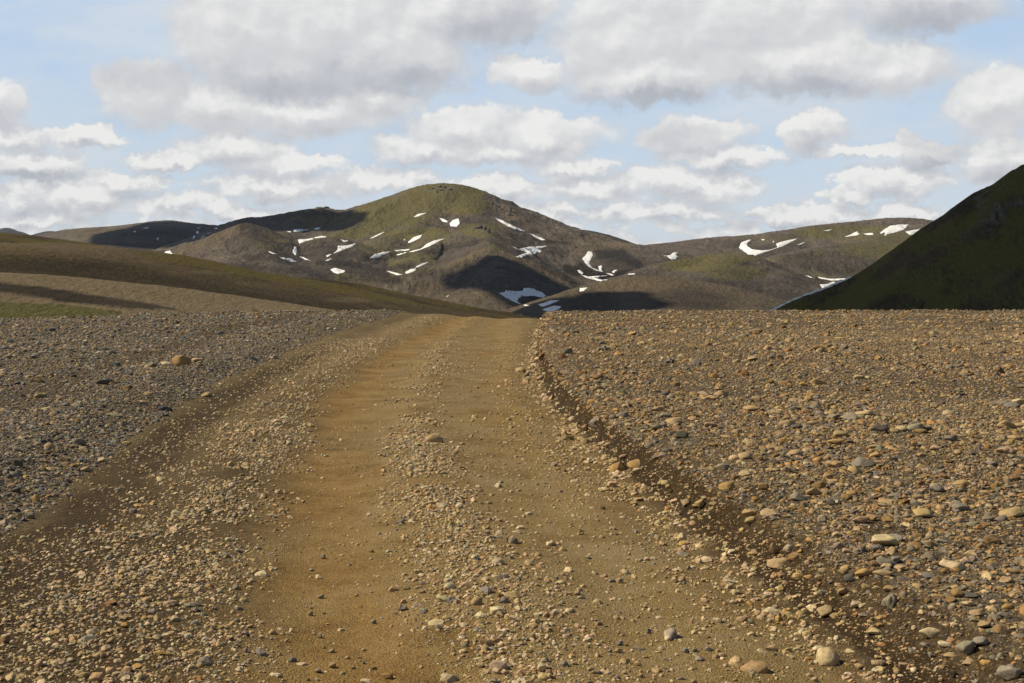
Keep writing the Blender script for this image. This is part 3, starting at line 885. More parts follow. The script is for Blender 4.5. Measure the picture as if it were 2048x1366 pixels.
def snow_patch(crop, pts, label):
    ox, oy, k = CROPS[crop]
    poly = [(ox + a / k, oy + b / k) for a, b in pts]
    # ragged melting edge
    edge = []
    for i in range(len(poly)):
        a, b = poly[i], poly[(i + 1) % len(poly)]
        n = max(1, int(math.hypot(b[0] - a[0], b[1] - a[1]) / 2.2))
        for q in range(n):
            t = q / n
            j = 0.0 if q == 0 else 0.35
            edge.append((a[0] + (b[0] - a[0]) * t + random.uniform(-j, j), a[1] + (b[1] - a[1]) * t + random.uniform(-j, j) * 0.7))
    xs, ys = [p[0] for p in poly], [p[1] for p in poly]
    pts2 = list(edge)
    st = max(1.2, min(3.0, (max(xs) - min(xs)) / 12))
    y = min(ys) + st * 0.5
    while y < max(ys):
        x = min(xs) + st * 0.5
        while x < max(xs):
            if inside(edge, x, y) and min((x - e[0]) ** 2 + (y - e[1]) ** 2 for e in edge) > (st * 0.45) ** 2:
                pts2.append((x, y))
            x += st
        y += st * 0.7
    n = len(edge)
    r = delaunay_2d_cdt([Vector(p) for p in pts2], [(i, (i + 1) % n) for i in range(n)], [], 1, 1e-4)
    vs, fs = r[0], r[2]
    W, ok = [], []
    for v in vs:
        loc, nor, ob = cast(v.x, v.y, 1000)
        if loc is None:
            W.append(None)
            continue
        de = math.sqrt(min((v.x - e[0]) ** 2 + (v.y - e[1]) ** 2 for e in edge))
        s = loc.y / F                                    # metres in one photo pixel
        up = (0.10 + 0.75 * min(1.0, de / 2.0) ** 0.7) * min(1.6, max(0.3, s * 1.1))
        W.append(loc + Vector((0, 0, up)) + Vector((0, -0.5 * s, 0.1 * s)))
    good = [w for w in W if w is not None]
    if not good:
        return None
    fs = [f for f in fs if all(W[i] is not None for i in f) and max(W[i].y for i in f) < 1.13 * min(W[i].y for i in f)]
    fs = biggest(fs)
    used = sorted({i for f in fs for i in f})
    if not fs:
        return None
    ix = {v: q for q, v in enumerate(used)}
    org = sum((W[i] for i in used), Vector()) / len(used)
    me = bpy.data.meshes.new('snow_patch')
    me.from_pydata([tuple(W[i] - org) for i in used], [], [[ix[i] for i in f] for f in fs])
    if me.polygons and sum(p.normal.z for p in me.polygons) < 0:
        me.flip_normals()
    me.polygons.foreach_set('use_smooth', [True] * len(me.polygons))
    o = add('snow_patch', me, SNOW)
    o.location = org
    return tag(o, label, 'snow patch', 'old snow patches on the hills')


SNOWS = [
 (1, [(905,425),(975,418),(950,432),(995,440),(1010,465),(985,475),(925,457),(975,448)], 'zigzag snow patch in the dark valley at the foot of the far left ridge'),
 (1, [(838,312),(880,303),(860,315)], 'small pale sliver of snow high on the far left dark ridge'),
 (1, [(776,334),(800,324),(792,336)], 'tiny snow fleck left of the sliver high on the far left ridge'),
 (1, [(1145,335),(1160,328),(1168,340),(1155,347)], 'small square snow spot in the middle of the far left dark ridge'),
 (1, [(1130,358),(1148,350),(1140,368),(1128,380)], 'small upright snow spot just below the square one on the dark ridge'),
 (1, [(1170,370),(1205,350),(1190,365)], 'small slanting snow streak right of the upright spot on the dark ridge'),
 (1, [(1210,345),(1238,333),(1225,342)], 'thin snow streak up-slope of the slanting one on the dark ridge'),
 (1, [(1250,312),(1275,309),(1270,318)], 'tiny snow spot near the right end of the dark ridge crest'),
 (1, [(1148,308),(1175,309),(1160,314)], 'tiny snow spot on the crest above the square spot of the dark ridge'),
 (1, [(915,372),(930,365),(925,383)], 'tiny wedge of snow on the dark face above the zigzag patch'),
 (1, [(503,406),(530,407),(520,413)], 'tiny snow fleck on the far left plain below the ridge'),
 (1, [(1715,318),(1750,316),(1808,320),(1770,330),(1720,332)], 'flat snow bar in the dark saddle left of the main peak'),
 (1, [(1838,312),(1875,306),(1868,318),(1845,320)], 'short snow bar to the right of the flat bar in the dark saddle'),
 (1, [(1678,330),(1705,331),(1700,337)], 'tiny snow fleck left of the flat bar in the dark saddle'),
 (1, [(1745,378),(1800,375),(1870,358),(1965,350),(1950,360),(1860,370),(1800,385),(1750,402)], 'long snow band along the top of the round brown hump'),
 (1, [(1722,420),(1735,420),(1740,450),(1730,470),(1712,455)], 'upright snow patch on the left side of the round brown hump'),
 (1, [(1750,478),(1775,480),(1818,502),(1790,498)], 'short slanting snow streak at the lower left of the brown hump'),
 (1, [(1568,445),(1622,463),(1600,464),(1575,452)], 'thin snow line high in the gully right of the conical left hill'),
 (1, [(1635,482),(1680,487),(1700,488),(1735,508),(1700,507),(1665,495)], 'wedge of snow in the gully bottom right of the conical left hill'),
 (2, [(310,622),(380,620),(470,597),(420,630),(330,665),(275,685),(310,650)], 'broad slanting snow patch on the right side of the brown hump'),
 (2, [(215,700),(260,688),(250,700),(220,715)], 'small snow patch just below the broad one beside the hump'),
 (2, [(205,745),(240,728),(262,725),(240,742)], 'small slanting snow streak lowest under the hump'),
 (2, [(250,815),(290,802),(370,825),(360,840),(310,852),(270,838)], 'oval snow patch alone on the dark lower slope left of centre'),
 (2, [(330,566),(365,577),(410,570),(438,566),(400,583),(360,592)], 'curved snow sliver above the broad slanting patch'),
 (2, [(568,562),(640,526),(695,506),(650,534),(600,558)], 'thin slanting snow line on the green spur below the summit'),
 (2, [(930,388),(965,362),(1040,350),(1010,363),(960,383)], 'thin bright snow streak highest under the summit'),
 (2, [(1140,395),(1165,395),(1210,420),(1205,430),(1170,425)], 'small snow wedge left of the egg-shaped patch under the summit'),
 (2, [(1225,440),(1255,410),(1300,398),(1308,440),(1285,465),(1235,462)], 'egg-shaped snow patch in the gully under the summit'),
 (2, [(1598,390),(1640,405),(1730,450),(1840,500),(1800,500),(1700,460),(1620,415)], 'long diagonal snow streak on the right shoulder of the main peak'),
 (2, [(1880,520),(1930,535),(2010,572),(1980,577),(1920,550)], 'short diagonal snow streak below the long one on the right shoulder'),
 (2, [(885,590),(930,552),(1000,530),(985,555),(930,585),(890,600)], 'plump slanting snow patch on the middle green spur'),
 (2, [(848,565),(862,570),(858,583)], 'tiny snow fleck left of the plump patch on the green spur'),
 (2, [(990,645),(1040,605),(1100,578),(1185,560),(1130,590),(1060,625),(1000,648),(940,670),(890,672),(950,655)], 'long tapering snow patch under the lower pointed summit'),
 (2, [(788,694),(880,671),(860,683),(800,699)], 'thin snow line at the lower end of the long tapering patch'),
 (2, [(568,722),(610,692),(690,670),(745,668),(700,690),(630,724)], 'slanting snow patch at the foot of the green spur'),
 (2, [(770,658),(830,651),(900,649),(880,661),(790,667)], 'flat snow patch right of the one at the foot of the green spur'),
 (2, [(705,825),(740,830),(845,858),(805,867),(740,842)], 'snow wedge sloping to the right at the bottom of the central hollow'),
 (2, [(860,838),(900,815),(950,805),(945,825),(900,845),(870,850)], 'spindle of snow at the bottom of the central hollow'),
 (2, [(945,797),(1000,765),(1060,752),(1010,780),(960,799)], 'thin snow streak climbing out of the central hollow'),
 (2, [(268,948),(320,941),(310,953),(280,956)], 'small flat snow spot just above the green left hillside'),
 (2, [(1200,1036),(1222,1026),(1205,1041)], 'tiny snow fleck on the brown flat in front of the pyramid hill'),
 (2, [(1003,1049),(1021,1055),(1012,1066)], 'tiny snow fleck left of the other one on the brown flat'),
 (3, [(285,372),(320,385),(355,402),(440,385),(590,375),(560,390),(510,398),(548,420),(540,430),(420,455),(370,475),(330,465),(430,430),(340,402)], 'large jagged snow field right of the pointed lower summit'),
 (3, [(878,482),(905,455),(925,420),(955,425),(965,455),(945,490),(935,520),(960,555),(1020,578),(1010,545),(1035,535),(1040,548),(1035,570),(1048,590),(1000,582),(930,548),(900,515)], 'hook-shaped snow patch in the round bowl right of centre'),
 (3, [(838,575),(860,575),(888,600),(880,610),(850,595)], 'small snow patch on the left edge of the bowl floor'),
 (3, [(865,612),(930,628),(1010,622),(1085,618),(1020,630),(990,640),(1040,655),(1118,650),(1090,670),(1040,672),(970,652),(910,638)], 'forked snow patch along the bowl floor'),
 (3, [(1075,600),(1110,604),(1143,615),(1120,621)], 'thin snow streak below the hook-shaped patch'),
 (3, [(1122,592),(1140,575),(1165,573),(1140,599)], 'small tilted snow spot right of the hook-shaped patch'),
 (3, [(1253,605),(1312,601),(1305,611),(1260,613)], 'small flat snow bar at the right rim of the bowl'),
 (3, [(857,750),(860,722),(925,718),(890,745)], 'small bright snow wedge at the left edge of the brown dome'),
 (3, [(195,762),(245,755),(250,740),(330,748),(390,745),(398,722),(440,720),(490,728),(500,740),(550,755),(580,785),(600,815),(560,800),(520,795),(480,785),(440,788),(410,790),(390,785),(385,795),(355,805),(345,830),(385,860),(330,840),(250,800)], 'big grey shaded crescent of snow round a dark crater'),
 (3, [(395,857),(450,862),(445,871),(405,867)], 'small snow bar at the lower rim of the dark crater'),
 (3, [(515,855),(560,845),(620,822),(695,822),(640,845),(560,875),(540,872)], 'shaded snow tongue right of the dark crater'),
 (3, [(548,898),(600,880),(650,866),(705,870),(695,890),(655,908),(740,915),(700,935),(665,955),(640,990),(585,990),(620,972),(580,962),(620,955),(590,930),(650,930)], 'shaded saw-toothed snow patch nearest the end of the road'),
 (3, [(1510,442),(1560,455),(1600,452),(1625,430),(1670,430),(1640,445),(1665,465),(1645,475),(1660,500),(1725,505),(1715,518),(1650,520),(1610,490),(1575,465)], 'star-like snow patch in the saddle left of the right-hand ridge'),
 (3, [(374,946),(383,930),(388,950),(378,954)], 'tiny drop-shaped white snow remnant beyond the crest of the road'),
 (4, [(195,642),(250,645),(300,657),(245,620),(260,585),(310,567),(325,568),(295,590),(300,610),(330,628),(390,635),(440,632),(490,615),(480,595),(500,585),(560,570),(615,560),(590,575),(520,610),(480,622),(390,652),(315,678),(250,662)], 'wide anchor-shaped snow patch on the right-hand ridge'),
 (4, [(386,564),(410,565),(400,573)], 'tiny snow fleck above the anchor-shaped patch'),
 (4, [(780,510),(835,501),(815,513)], 'thin snow bar high on the right-hand ridge crest'),
 (4, [(459,578),(468,576),(464,587)], 'tiny upright snow fleck above the right arm of the anchor patch'),
 (4, [(613,600),(665,581),(640,597)], 'thin slanting snow streak right of the anchor-shaped patch'),
 (4, [(912,550),(960,530),(990,515),(1008,535),(960,544)], 'pointed snow patch in the middle of the right-hand ridge'),
 (4, [(1030,530),(1090,524),(1095,536),(1060,537)], 'small snow bar between the pointed patch and the biggest one'),
 (4, [(1138,525),(1160,505),(1200,480),(1250,472),(1318,472),(1285,505),(1240,520),(1185,532),(1165,545),(1170,520),(1140,530)], 'biggest bright snow patch near the top of the right-hand ridge'),
 (4, [(1297,518),(1330,508),(1400,500),(1415,508),(1380,525),(1330,538)], 'flat oval snow patch beside the dark mountain on the right-hand ridge'),
 (4, [(660,770),(690,765),(705,790),(760,805),(830,815),(940,810),(920,822),(850,828),(770,815),(710,800)], 'long curved snow ribbon running in behind the dark mountain'),
 (4, [(660,790),(690,797),(725,812),(695,806)], 'thin snow streak under the left end of the curved ribbon'),
 (4, [(755,850),(800,848),(845,832),(865,845),(820,865),(775,878)], 'snow wedge under the curved ribbon beside the dark mountain'),
]
for a in SNOWS:
    snow_patch(*a)


def snow_bank():
    """narrow bank of shaded snow along the lower edge of the dark mountain"""
    V, Fc = [], []
    px = np.linspace(1528, 1704, 60)
    rp = dense(RM_RIDGE, 6)
    for i, p in enumerate(px):
        y = np.interp(p, rp[:, 0], rp[:, 1])
        t = i / 59
        h = 0.42 * (0.25 + math.sin(math.pi * t) ** 0.6) + 0.05 * math.sin(i * 1.7) + 0.04 * math.sin(i * 0.71)
        c = P(p, y, 704)
        for yy in np.arange(y - 16, y + 16, 0.5):
            loc, nor, ob = cast(p, yy, 330)
            if loc is not None and loc.y < 1000:
                c = np.array(loc)
                break
        for (dy, dz) in ((-0.7, -1.4), (-0.35, -0.25), (0, h * 0.7), (2, h * 0.8), (6, -2.5)):
            V.append((c[0], c[1] + dy, c[2] + dz + 0.12))
    for i in range(59):
        for j in range(4):
            a = i * 5 + j
            Fc.append((a, a + 1, a + 6, a + 5))
    me = mesh_np('snow_patch', V, Fc)
    o = add('snow_patch', me, SNOW)
    tag(o, 'thin grey snow line edging the lower slope of the dark right mountain', 'snow patch', 'old snow patches on the hills')


snow_bank()


# ------------------------------------------------------------------ clouds overhead (above the picture): they shade parts of the hills
CLOUD, Nc, bc = new_mat('cloud')
bc.inputs['Base Color'].default_value = (0.85, 0.85, 0.85, 1)
bc.inputs['Roughness'].default_value = 1.0


def cloud(outline, base_z, thick, seed):
    """puffy cumulus: flat base with this outline in plan, billowing top"""
    o = np.array(outline, float)
    c = o.mean(0)
    n = 72
    ang = np.arctan2(o[:, 1] - c[1], o[:, 0] - c[0])
    rad = np.hypot(o[:, 0] - c[0], o[:, 1] - c[1])
    order = np.argsort(ang)
    ang, rad = ang[order], rad[order]
    ta = np.linspace(-math.pi, math.pi, n, endpoint=False)
    ra = np.interp(ta, np.r_[ang[-1] - 2 * math.pi, ang, ang[0] + 2 * math.pi], np.r_[rad[-1], rad, rad[0]])
    V, Fc = [], []
    prof = [(0.02, 1.0), (0.3, 0.97), (0.55, 0.86), (0.75, 0.68), (0.88, 0.48), (0.96, 0.25), (1.0, 0.06), (0.985, -0.03), (0.8, -0.04), (0.5, -0.05), (0.2, -0.05), (0.02, -0.05)]
    size = rad.mean()
    for (fr, hz) in prof:
        x = c[0] + np.cos(ta) * ra * fr
        y = c[1] + np.sin(ta) * ra * fr
        w = size * 0.45
        nz = ridged(x / w, y / w, 3, seed) if hz > 0 else np.zeros(n)
        k = 1 + 0.05 * perlin(np.cos(ta) * 5 + seed, np.sin(ta) * 5, seed)
        x, y = c[0] + (x - c[0]) * k, c[1] + (y - c[1]) * k
        z = base_z + thick * hz * (0.55 + 0.55 * nz)
        V += list(zip(x, y, z))
    m = len(prof)
    for j in range(m - 1):
        for i in range(n):
            a, b = j * n + i, j * n + (i + 1) % n
            Fc.append((a, b, b + n, a + n))
    me = mesh_np('cloud', V, [f[::-1] for f in Fc])
    bm = bmesh.new()
    bm.from_mesh(me)
    bmesh.ops.holes_fill(bm, edges=[e for e in bm.edges if e.is_boundary], sides=0)
    bm.to_mesh(me)
    bm.free()
    return tag(add('cloud', me, CLOUD), kind='structure')


def cloud_over(poly, seed, grow=1.0, start=1000):
    """a cloud standing between the sun and the patch of land seen inside this photo outline"""
    pts = []
    for (a, b) in poly:
        loc, nor, ob = cast(a, b, start)
        if loc is not None:
            pts.append(loc)
    ym = sorted(p.y for p in pts)[len(pts) // 2]
    pts = [p for p in pts if abs(p.y / ym - 1) < 0.2]
    zc = sum(p.z for p in pts) / len(pts)
    yc = sum(p.y for p in pts) / len(pts)
    base = 0.36 * yc + 420
    out = []
    for p in pts:
        q = p + SUN * ((base - p.z) / SUN.z)
        out.append((q.x, q.y))
    o = np.array(out)
    o = o.mean(0) + (o - o.mean(0)) * grow
    return cloud(o, base, 0.16 * np.hypot(*(o.max(0) - o.min(0))), seed)


def cloud_plan(land, base, seed):
    out = []
    for (x, y, z) in land:
        q = Vector((x, y, z)) + SUN * ((base - z) / SUN.z)
        out.append((q.x, q.y))
    return cloud(out, base, 130, seed)


cloud_plan([(40, 380, -20), (60, 760, 0), (240, 900, 20), (800, 950, 60), (1100, 650, 80), (800, 330, 0), (300, 320, -20)], 640, 3)
cloud_over([(885, 556), (925, 542), (955, 526), (985, 512), (1012, 518), (1048, 536), (1085, 556), (1120, 578), (1108, 598), (1078, 610), (1050, 615), (1015, 610), (985, 588), (960, 574), (925, 576)], 5, 1.05)
cloud_over([(1105, 628), (1130, 602), (1165, 586), (1200, 583), (1245, 584), (1285, 600), (1320, 618), (1250, 622), (1160, 624)], 7)
cloud_over([(1050, 614), (1080, 604), (1118, 598), (1140, 606), (1124, 632), (1085, 634)], 13, 1.15)
cloud_over([(530, 438), (600, 424), (650, 419), (700, 430), (720, 446), (660, 462), (600, 464), (545, 456)], 9)
cloud_over([(210, 470), (260, 458), (340, 449), (390, 452), (405, 466), (385, 482), (300, 491), (200, 486)], 11, 1.2, 2900)


# ------------------------------------------------------------------ air
def build_haze():
    lo, hi = (-14000, -9000, -72), (14000, 14500, 470)
    V = [(x, y, z) for z in (lo[2], hi[2]) for y in (lo[1], hi[1]) for x in (lo[0], hi[0])]
    me = mesh_np('haze', V, [(0, 2, 3, 1), (4, 5, 7, 6), (0, 1, 5, 4), (2, 6, 7, 3), (0, 4, 6, 2), (1, 3, 7, 5)], False)
    m = bpy.data.materials.new('haze_air')
    m.use_nodes = True
    t = m.node_tree
    t.nodes.clear()
    out, v = t.nodes.new('ShaderNodeOutputMaterial'), t.nodes.new('ShaderNodeVolumePrincipled')
    v.inputs['Color'].default_value = (0.72, 0.82, 1.0, 1)
    v.inputs['Density'].default_value = 0.000014
    v.inputs['Anisotropy'].default_value = 0.0
    t.links.new(v.outputs[0], out.inputs['Volume'])
    o = add('haze', me, m)
    tag(o, kind='stuff')


build_haze()


# ------------------------------------------------------------------ stones
STONE, Nt, bt = new_mat('stone')
_oi = Nt.n('ShaderNodeObjectInfo')
_tc = Nt.n('ShaderNodeTexCoord')
_off = Nt.vec('ADD', _tc.outputs['Object'], Nt.vec('SCALE', (7.3, 3.1, 5.7), None))
_rv = Nt.n('ShaderNodeCombineXYZ')
for _i in range(3):
    Nt.link(Nt.math('MULTIPLY', _oi.outputs['Random'], 13.0 + 5 * _i), _rv.inputs[_i])
_p = Nt.vec('ADD', _tc.outputs['Object'], _rv.outputs[0])
_a = Nt.noise(_p, 1.3, 5, 0.62)
_b = Nt.noise(_p, 7.0, 5, 0.7)
_c1 = Nt.mix(Nt.mapr(_a, 0.44, 0.70, 0.0, 0.5), _oi.outputs['Color'], (0.17, 0.15, 0.125), 'MIX')
_c2 = Nt.mix(Nt.mapr(_b, 0.32, 0.70, 0.0, 1.0), Nt.mix(1.0, _c1, (0.74, 0.70, 0.64), 'MULTIPLY'), Nt.mix(1.0, _c1, (1.18, 1.16, 1.12), 'MULTIPLY'))
_pit = Nt.voro(_p, 9.0)
_c2 = Nt.mix(Nt.mapr(_pit.outputs['Distance'], 0.06, 0.16, 0.55, 0.0), _c2, (0.05, 0.035, 0.02))
Nt.link(_c2, bt.inputs['Base Color'])
bump(Nt, bt, Nt.math('ADD', Nt.math('MULTIPLY', _a, 1.2), Nt.math('MULTIPLY', _b, 0.5)), 0.6, 0.010)
RGB = dict(t=(0.46, 0.325, 0.170), p=(0.58, 0.455, 0.285), g=(0.29, 0.248, 0.19), b=(0.235, 0.213, 0.178), o=(0.49, 0.305, 0.120), w=(0.31, 0.195, 0.085), d=(0.125, 0.108, 0.085))
CNAME = dict(t='tan', p='pale', g='grey', b='blue-grey', o='orange', w='brown', d='dark grey')


def ico(sub):
    bm = bmesh.new()
    bmesh.ops.create_icosphere(bm, subdivisions=sub, radius=1.0)
    bm.verts.ensure_lookup_table()
    V = np.array([v.co[:] for v in bm.verts])
    Fc = np.array([[v.index for v in f.verts] for f in bm.faces])
    bm.free()
    return V, Fc


def stone_mesh(kind, seed):
    """unit-sized rock: a rounded intersection of random planes, with lumps"""
    r = np.random.default_rng(seed)
    V, Fc = ico(4)
    nplane, soft, lump = dict(round=(26, 9, 0.05), slab=(14, 16, 0.05), block=(10, 22, 0.06), lumpy=(18, 10, 0.15))[kind]
    n = r.normal(size=(nplane, 3))
    n /= np.linalg.norm(n, axis=1)[:, None]
    h = r.uniform(0.62, 1.0, nplane)
    dt = np.clip(V @ n.T, 0.02, None)
    q = h / dt
    rad = -np.log(np.exp(-soft * np.clip(q, 0, 4)).sum(1)) / soft
    rad = np.clip(rad, 0.4, 1.3)
    a = fbm(V[:, 0] * 1.7 + seed, V[:, 1] * 1.7 + V[:, 2] * 1.3, 3, seed)
    b = fbm(V[:, 0] * 5 + seed, V[:, 2] * 5 + V[:, 1] * 3, 3, seed + 5)
    V = V * (rad * (1 + lump * 1.6 * a + 0.035 * b))[:, None]
    V -= (V.max(0) + V.min(0)) / 2
    V /= np.abs(V).max(0)
    me = mesh_np('stone_' + kind, V, Fc)
    me.materials.append(STONE)
    return me


PROTO = {k: [stone_mesh(k, i * 10 + q) for q in range(4)] for i, k in enumerate(('round', 'slab', 'block', 'lumpy'))}


def solve(px, py):
    """ground point under a photo pixel"""
    z = 0.0
    for _ in range(30):
        d = min(75.0, (EYE - z) * F / max(py - HY, 20.0))
        x = (px - CX) / F * d
        z = 0.5 * z + 0.5 * float(ground_z(np.array([x]), np.array([d]), False)[0])
    return x, d, z


# photo pixel centre, width, height, colour, shape
STONES = """1514 662 23 12 t r;1579 679 19 11 t r;1679 675 24 8 t s;1635 695 27 13 w r;1505 717 21 11 t b;1543 714 21 10 g l;1660 726 17 9 g r;2013 732 16 9 t b
2038 702 22 10 t l;2038 683 28 6 t s;1635 764 35 13 t r;1572 766 26 9 w r;1438 776 20 10 t b;1442 788 30 11 t r;1425 796 26 9 t r;1514 795 24 10 t r;1591 799 28 9 t s
1502 817 32 14 t r;1554 825 23 11 t r;1733 825 52 15 t s;1574 846 35 16 t r;1421 850 28 11 t r;1627 845 19 10 t b;2004 803 28 10 g s;2036 803 26 15 p b;1869 811 19 14 t b
2041 850 26 12 t r;1474 862 21 11 t r;1790 861 25 11 t r;1841 862 26 13 w r;1908 862 23 10 t r;1681 869 35 12 t r;1454 872 26 9 t s;1616 881 26 13 g r;1670 884 31 11 o r
1544 891 28 10 t s;1426 889 21 10 o r;1751 891 32 10 t s;2011 899 40 18 t l;1916 904 18 12 t r;1590 906 33 13 t r;1490 911 33 17 t r;1727 925 49 19 g b;1671 928 33 18 t l
1711 940 35 15 t b;1983 927 28 14 g r;1551 940 21 10 t r;1490 946 26 14 t l;1639 970 26 18 w r;1526 973 21 18 w b;1628 984 39 13 t l;1597 993 35 21 g b;1874 976 30 18 g r
1923 965 32 15 t r;1781 974 23 13 t r;1704 986 26 15 o r;1774 1001 37 12 t s;1837 995 30 16 t l;2025 990 18 11 t r;1846 1026 46 19 t r;2022 1024 47 21 t r;1917 1040 26 15 t r
1959 1045 39 11 w s;1744 1035 23 16 o b;1500 1024 33 15 t b;1539 1025 39 21 t l;1502 1040 26 19 t r;1577 1070 19 14 t r;1770 1080 54 28 p b;1885 1080 28 10 g s
1791 1119 21 17 b r;1748 1127 17 15 w r;1550 1092 27 24 w s;1578 1096 24 18 p l;1617 1124 17 13 t r;1686 1143 19 16 t r;1599 1151 34 17 t l;1639 1156 18 15 t b;1736 1142 14 11 o r
1687 1180 29 15 t l;1733 1172 21 12 t r;1779 1175 26 14 t r;1779 1200 31 33 g l;1914 1186 25 20 w r;1939 1186 40 17 d s;1954 1224 31 17 t r;2003 1258 37 22 w b;1969 1248 28 15 t b
1861 1265 45 28 p r;1932 1294 38 33 g l;1966 1315 23 16 t r;1938 1323 26 14 t l;2019 1343 50 34 g b;1757 1326 29 17 t l;1718 1332 21 15 t r;1648 1183 20 11 g r;1814 1220 12 14 t b
1690 1236 11 11 g r;1853 1288 27 12 g s;1899 1308 25 12 t s;1740 1357 20 10 t r;1794 1343 15 11 t r;1190 842 24 26 g b;1171 850 13 14 t b;1273 927 38 18 o r;1276 940 24 13 p b
1216 889 14 11 t r;1246 908 16 10 t l;1323 965 16 13 t r;1336 960 12 11 t r;1372 1004 22 15 t r;1400 999 22 16 t b;1393 1010 19 9 t s;1427 1007 18 10 t b;1265 667 20 10 o b
1186 677 13 7 g r;1205 685 17 9 g l;1284 685 20 8 t s;1299 708 10 8 p r;1394 725 20 14 g b;1350 768 20 11 w r;1315 818 25 10 t b;1232 820 14 9 o b;1286 798 31 9 o s
1364 869 31 18 d b;1312 854 22 14 g l;1286 862 13 8 p r;1164 768 16 9 g r;1081 757 18 13 p b;1089 749 10 9 p r;1054 750 11 10 g b;1076 716 16 7 p s;1071 695 11 9 t b
1073 686 11 8 p r;1062 725 10 6 p r;1094 648 11 5 t b;362 721 36 26 o r;393 720 26 12 t r;334 725 24 8 p s;203 764 27 16 d b;413 789 22 11 t r;29 691 21 8 t s;64 695 15 8 g r
92 816 26 8 t s;231 829 34 12 g s;157 881 32 18 g l;254 886 20 9 t b;204 920 18 13 p b;170 938 20 12 t r;72 996 17 19 o b;36 925 20 18 d r;34 980 18 17 d b;60 1030 20 17 g r
258 963 10 8 p b;149 1117 14 10 p r;149 1093 14 8 p s;217 1096 15 8 p b;259 1137 12 12 p b;223 1280 18 14 t r;181 1284 14 14 t r;249 1250 16 13 o r;251 1236 14 12 t b;197 1310 25 18 t l
275 1330 23 12 o s;471 1173 15 14 g l;477 1216 15 9 g r;491 1300 12 11 g b;8 1278 24 18 w r;367 1161 18 9 t s;168 1350 20 15 t r;78 1326 15 20 t b;621 1227 11 12 t b;648 1226 8 7 t r
641 1193 17 9 g l;713 1190 8 7 t r;640 1271 12 12 g b;628 1267 7 7 t b;648 1294 7 7 t r;663 1301 14 10 t b;695 1315 10 8 t r;665 1330 15 15 t b;636 1341 16 10 g b;616 1359 8 6 d r
635 1358 10 8 p r;747 1243 12 11 g l;728 1299 10 7 t r;727 1325 8 8 g r;706 1335 9 8 t r;746 1336 14 9 w r;732 1360 24 8 p s;604 1326 22 8 p s;1298 1262 12 11 g b;1291 1213 9 7 t r
1277 1233 7 6 o r;1320 1234 20 8 p s;1239 1286 14 11 g r;1236 1301 15 11 t b;1220 1301 9 9 g r;1252 1289 10 7 w b;1255 1323 14 12 t b;1275 1328 12 10 t b;1280 1350 15 10 t b;1278 1295 26 9 g s
1279 1281 18 8 t s;1316 1303 15 6 p s;1312 1337 15 7 t s;1239 1161 15 12 t r;1349 1160 13 14 p b;1155 1185 14 12 t r;1407 1160 12 8 t r;1282 1120 12 8 g r;1545 1170 12 10 p r;1268 1006 16 11 t b
1205 1014 13 11 w r;1365 1106 25 9 g s;1501 1243 15 11 g b;1458 1251 11 9 t b;1565 1247 10 9 t r;1524 1300 23 10 p s;1371 1300 16 13 g l;1389 1299 11 10 g r;1431 1312 13 10 t r;1451 1330 11 8 p r
1506 1324 11 10 t r;1413 1273 15 8 w b;1084 1335 22 18 p r;776 1352 23 15 w b;896 1160 17 10 p r;814 1175 14 10 t b;646 1113 13 12 g b;1030 1236 25 13 p l;893 1236 19 12 t r;607 1003 10 8 t b
975 1064 13 9 t r;928 1067 18 8 w s;835 1142 19 11 t l;742 1101 14 9 w b;872 1244 33 9 p s;1000 1190 15 11 w r;1060 1300 16 12 t r;960 1330 18 13 p r;1010 1345 17 12 t b;930 1290 15 10 g r"""
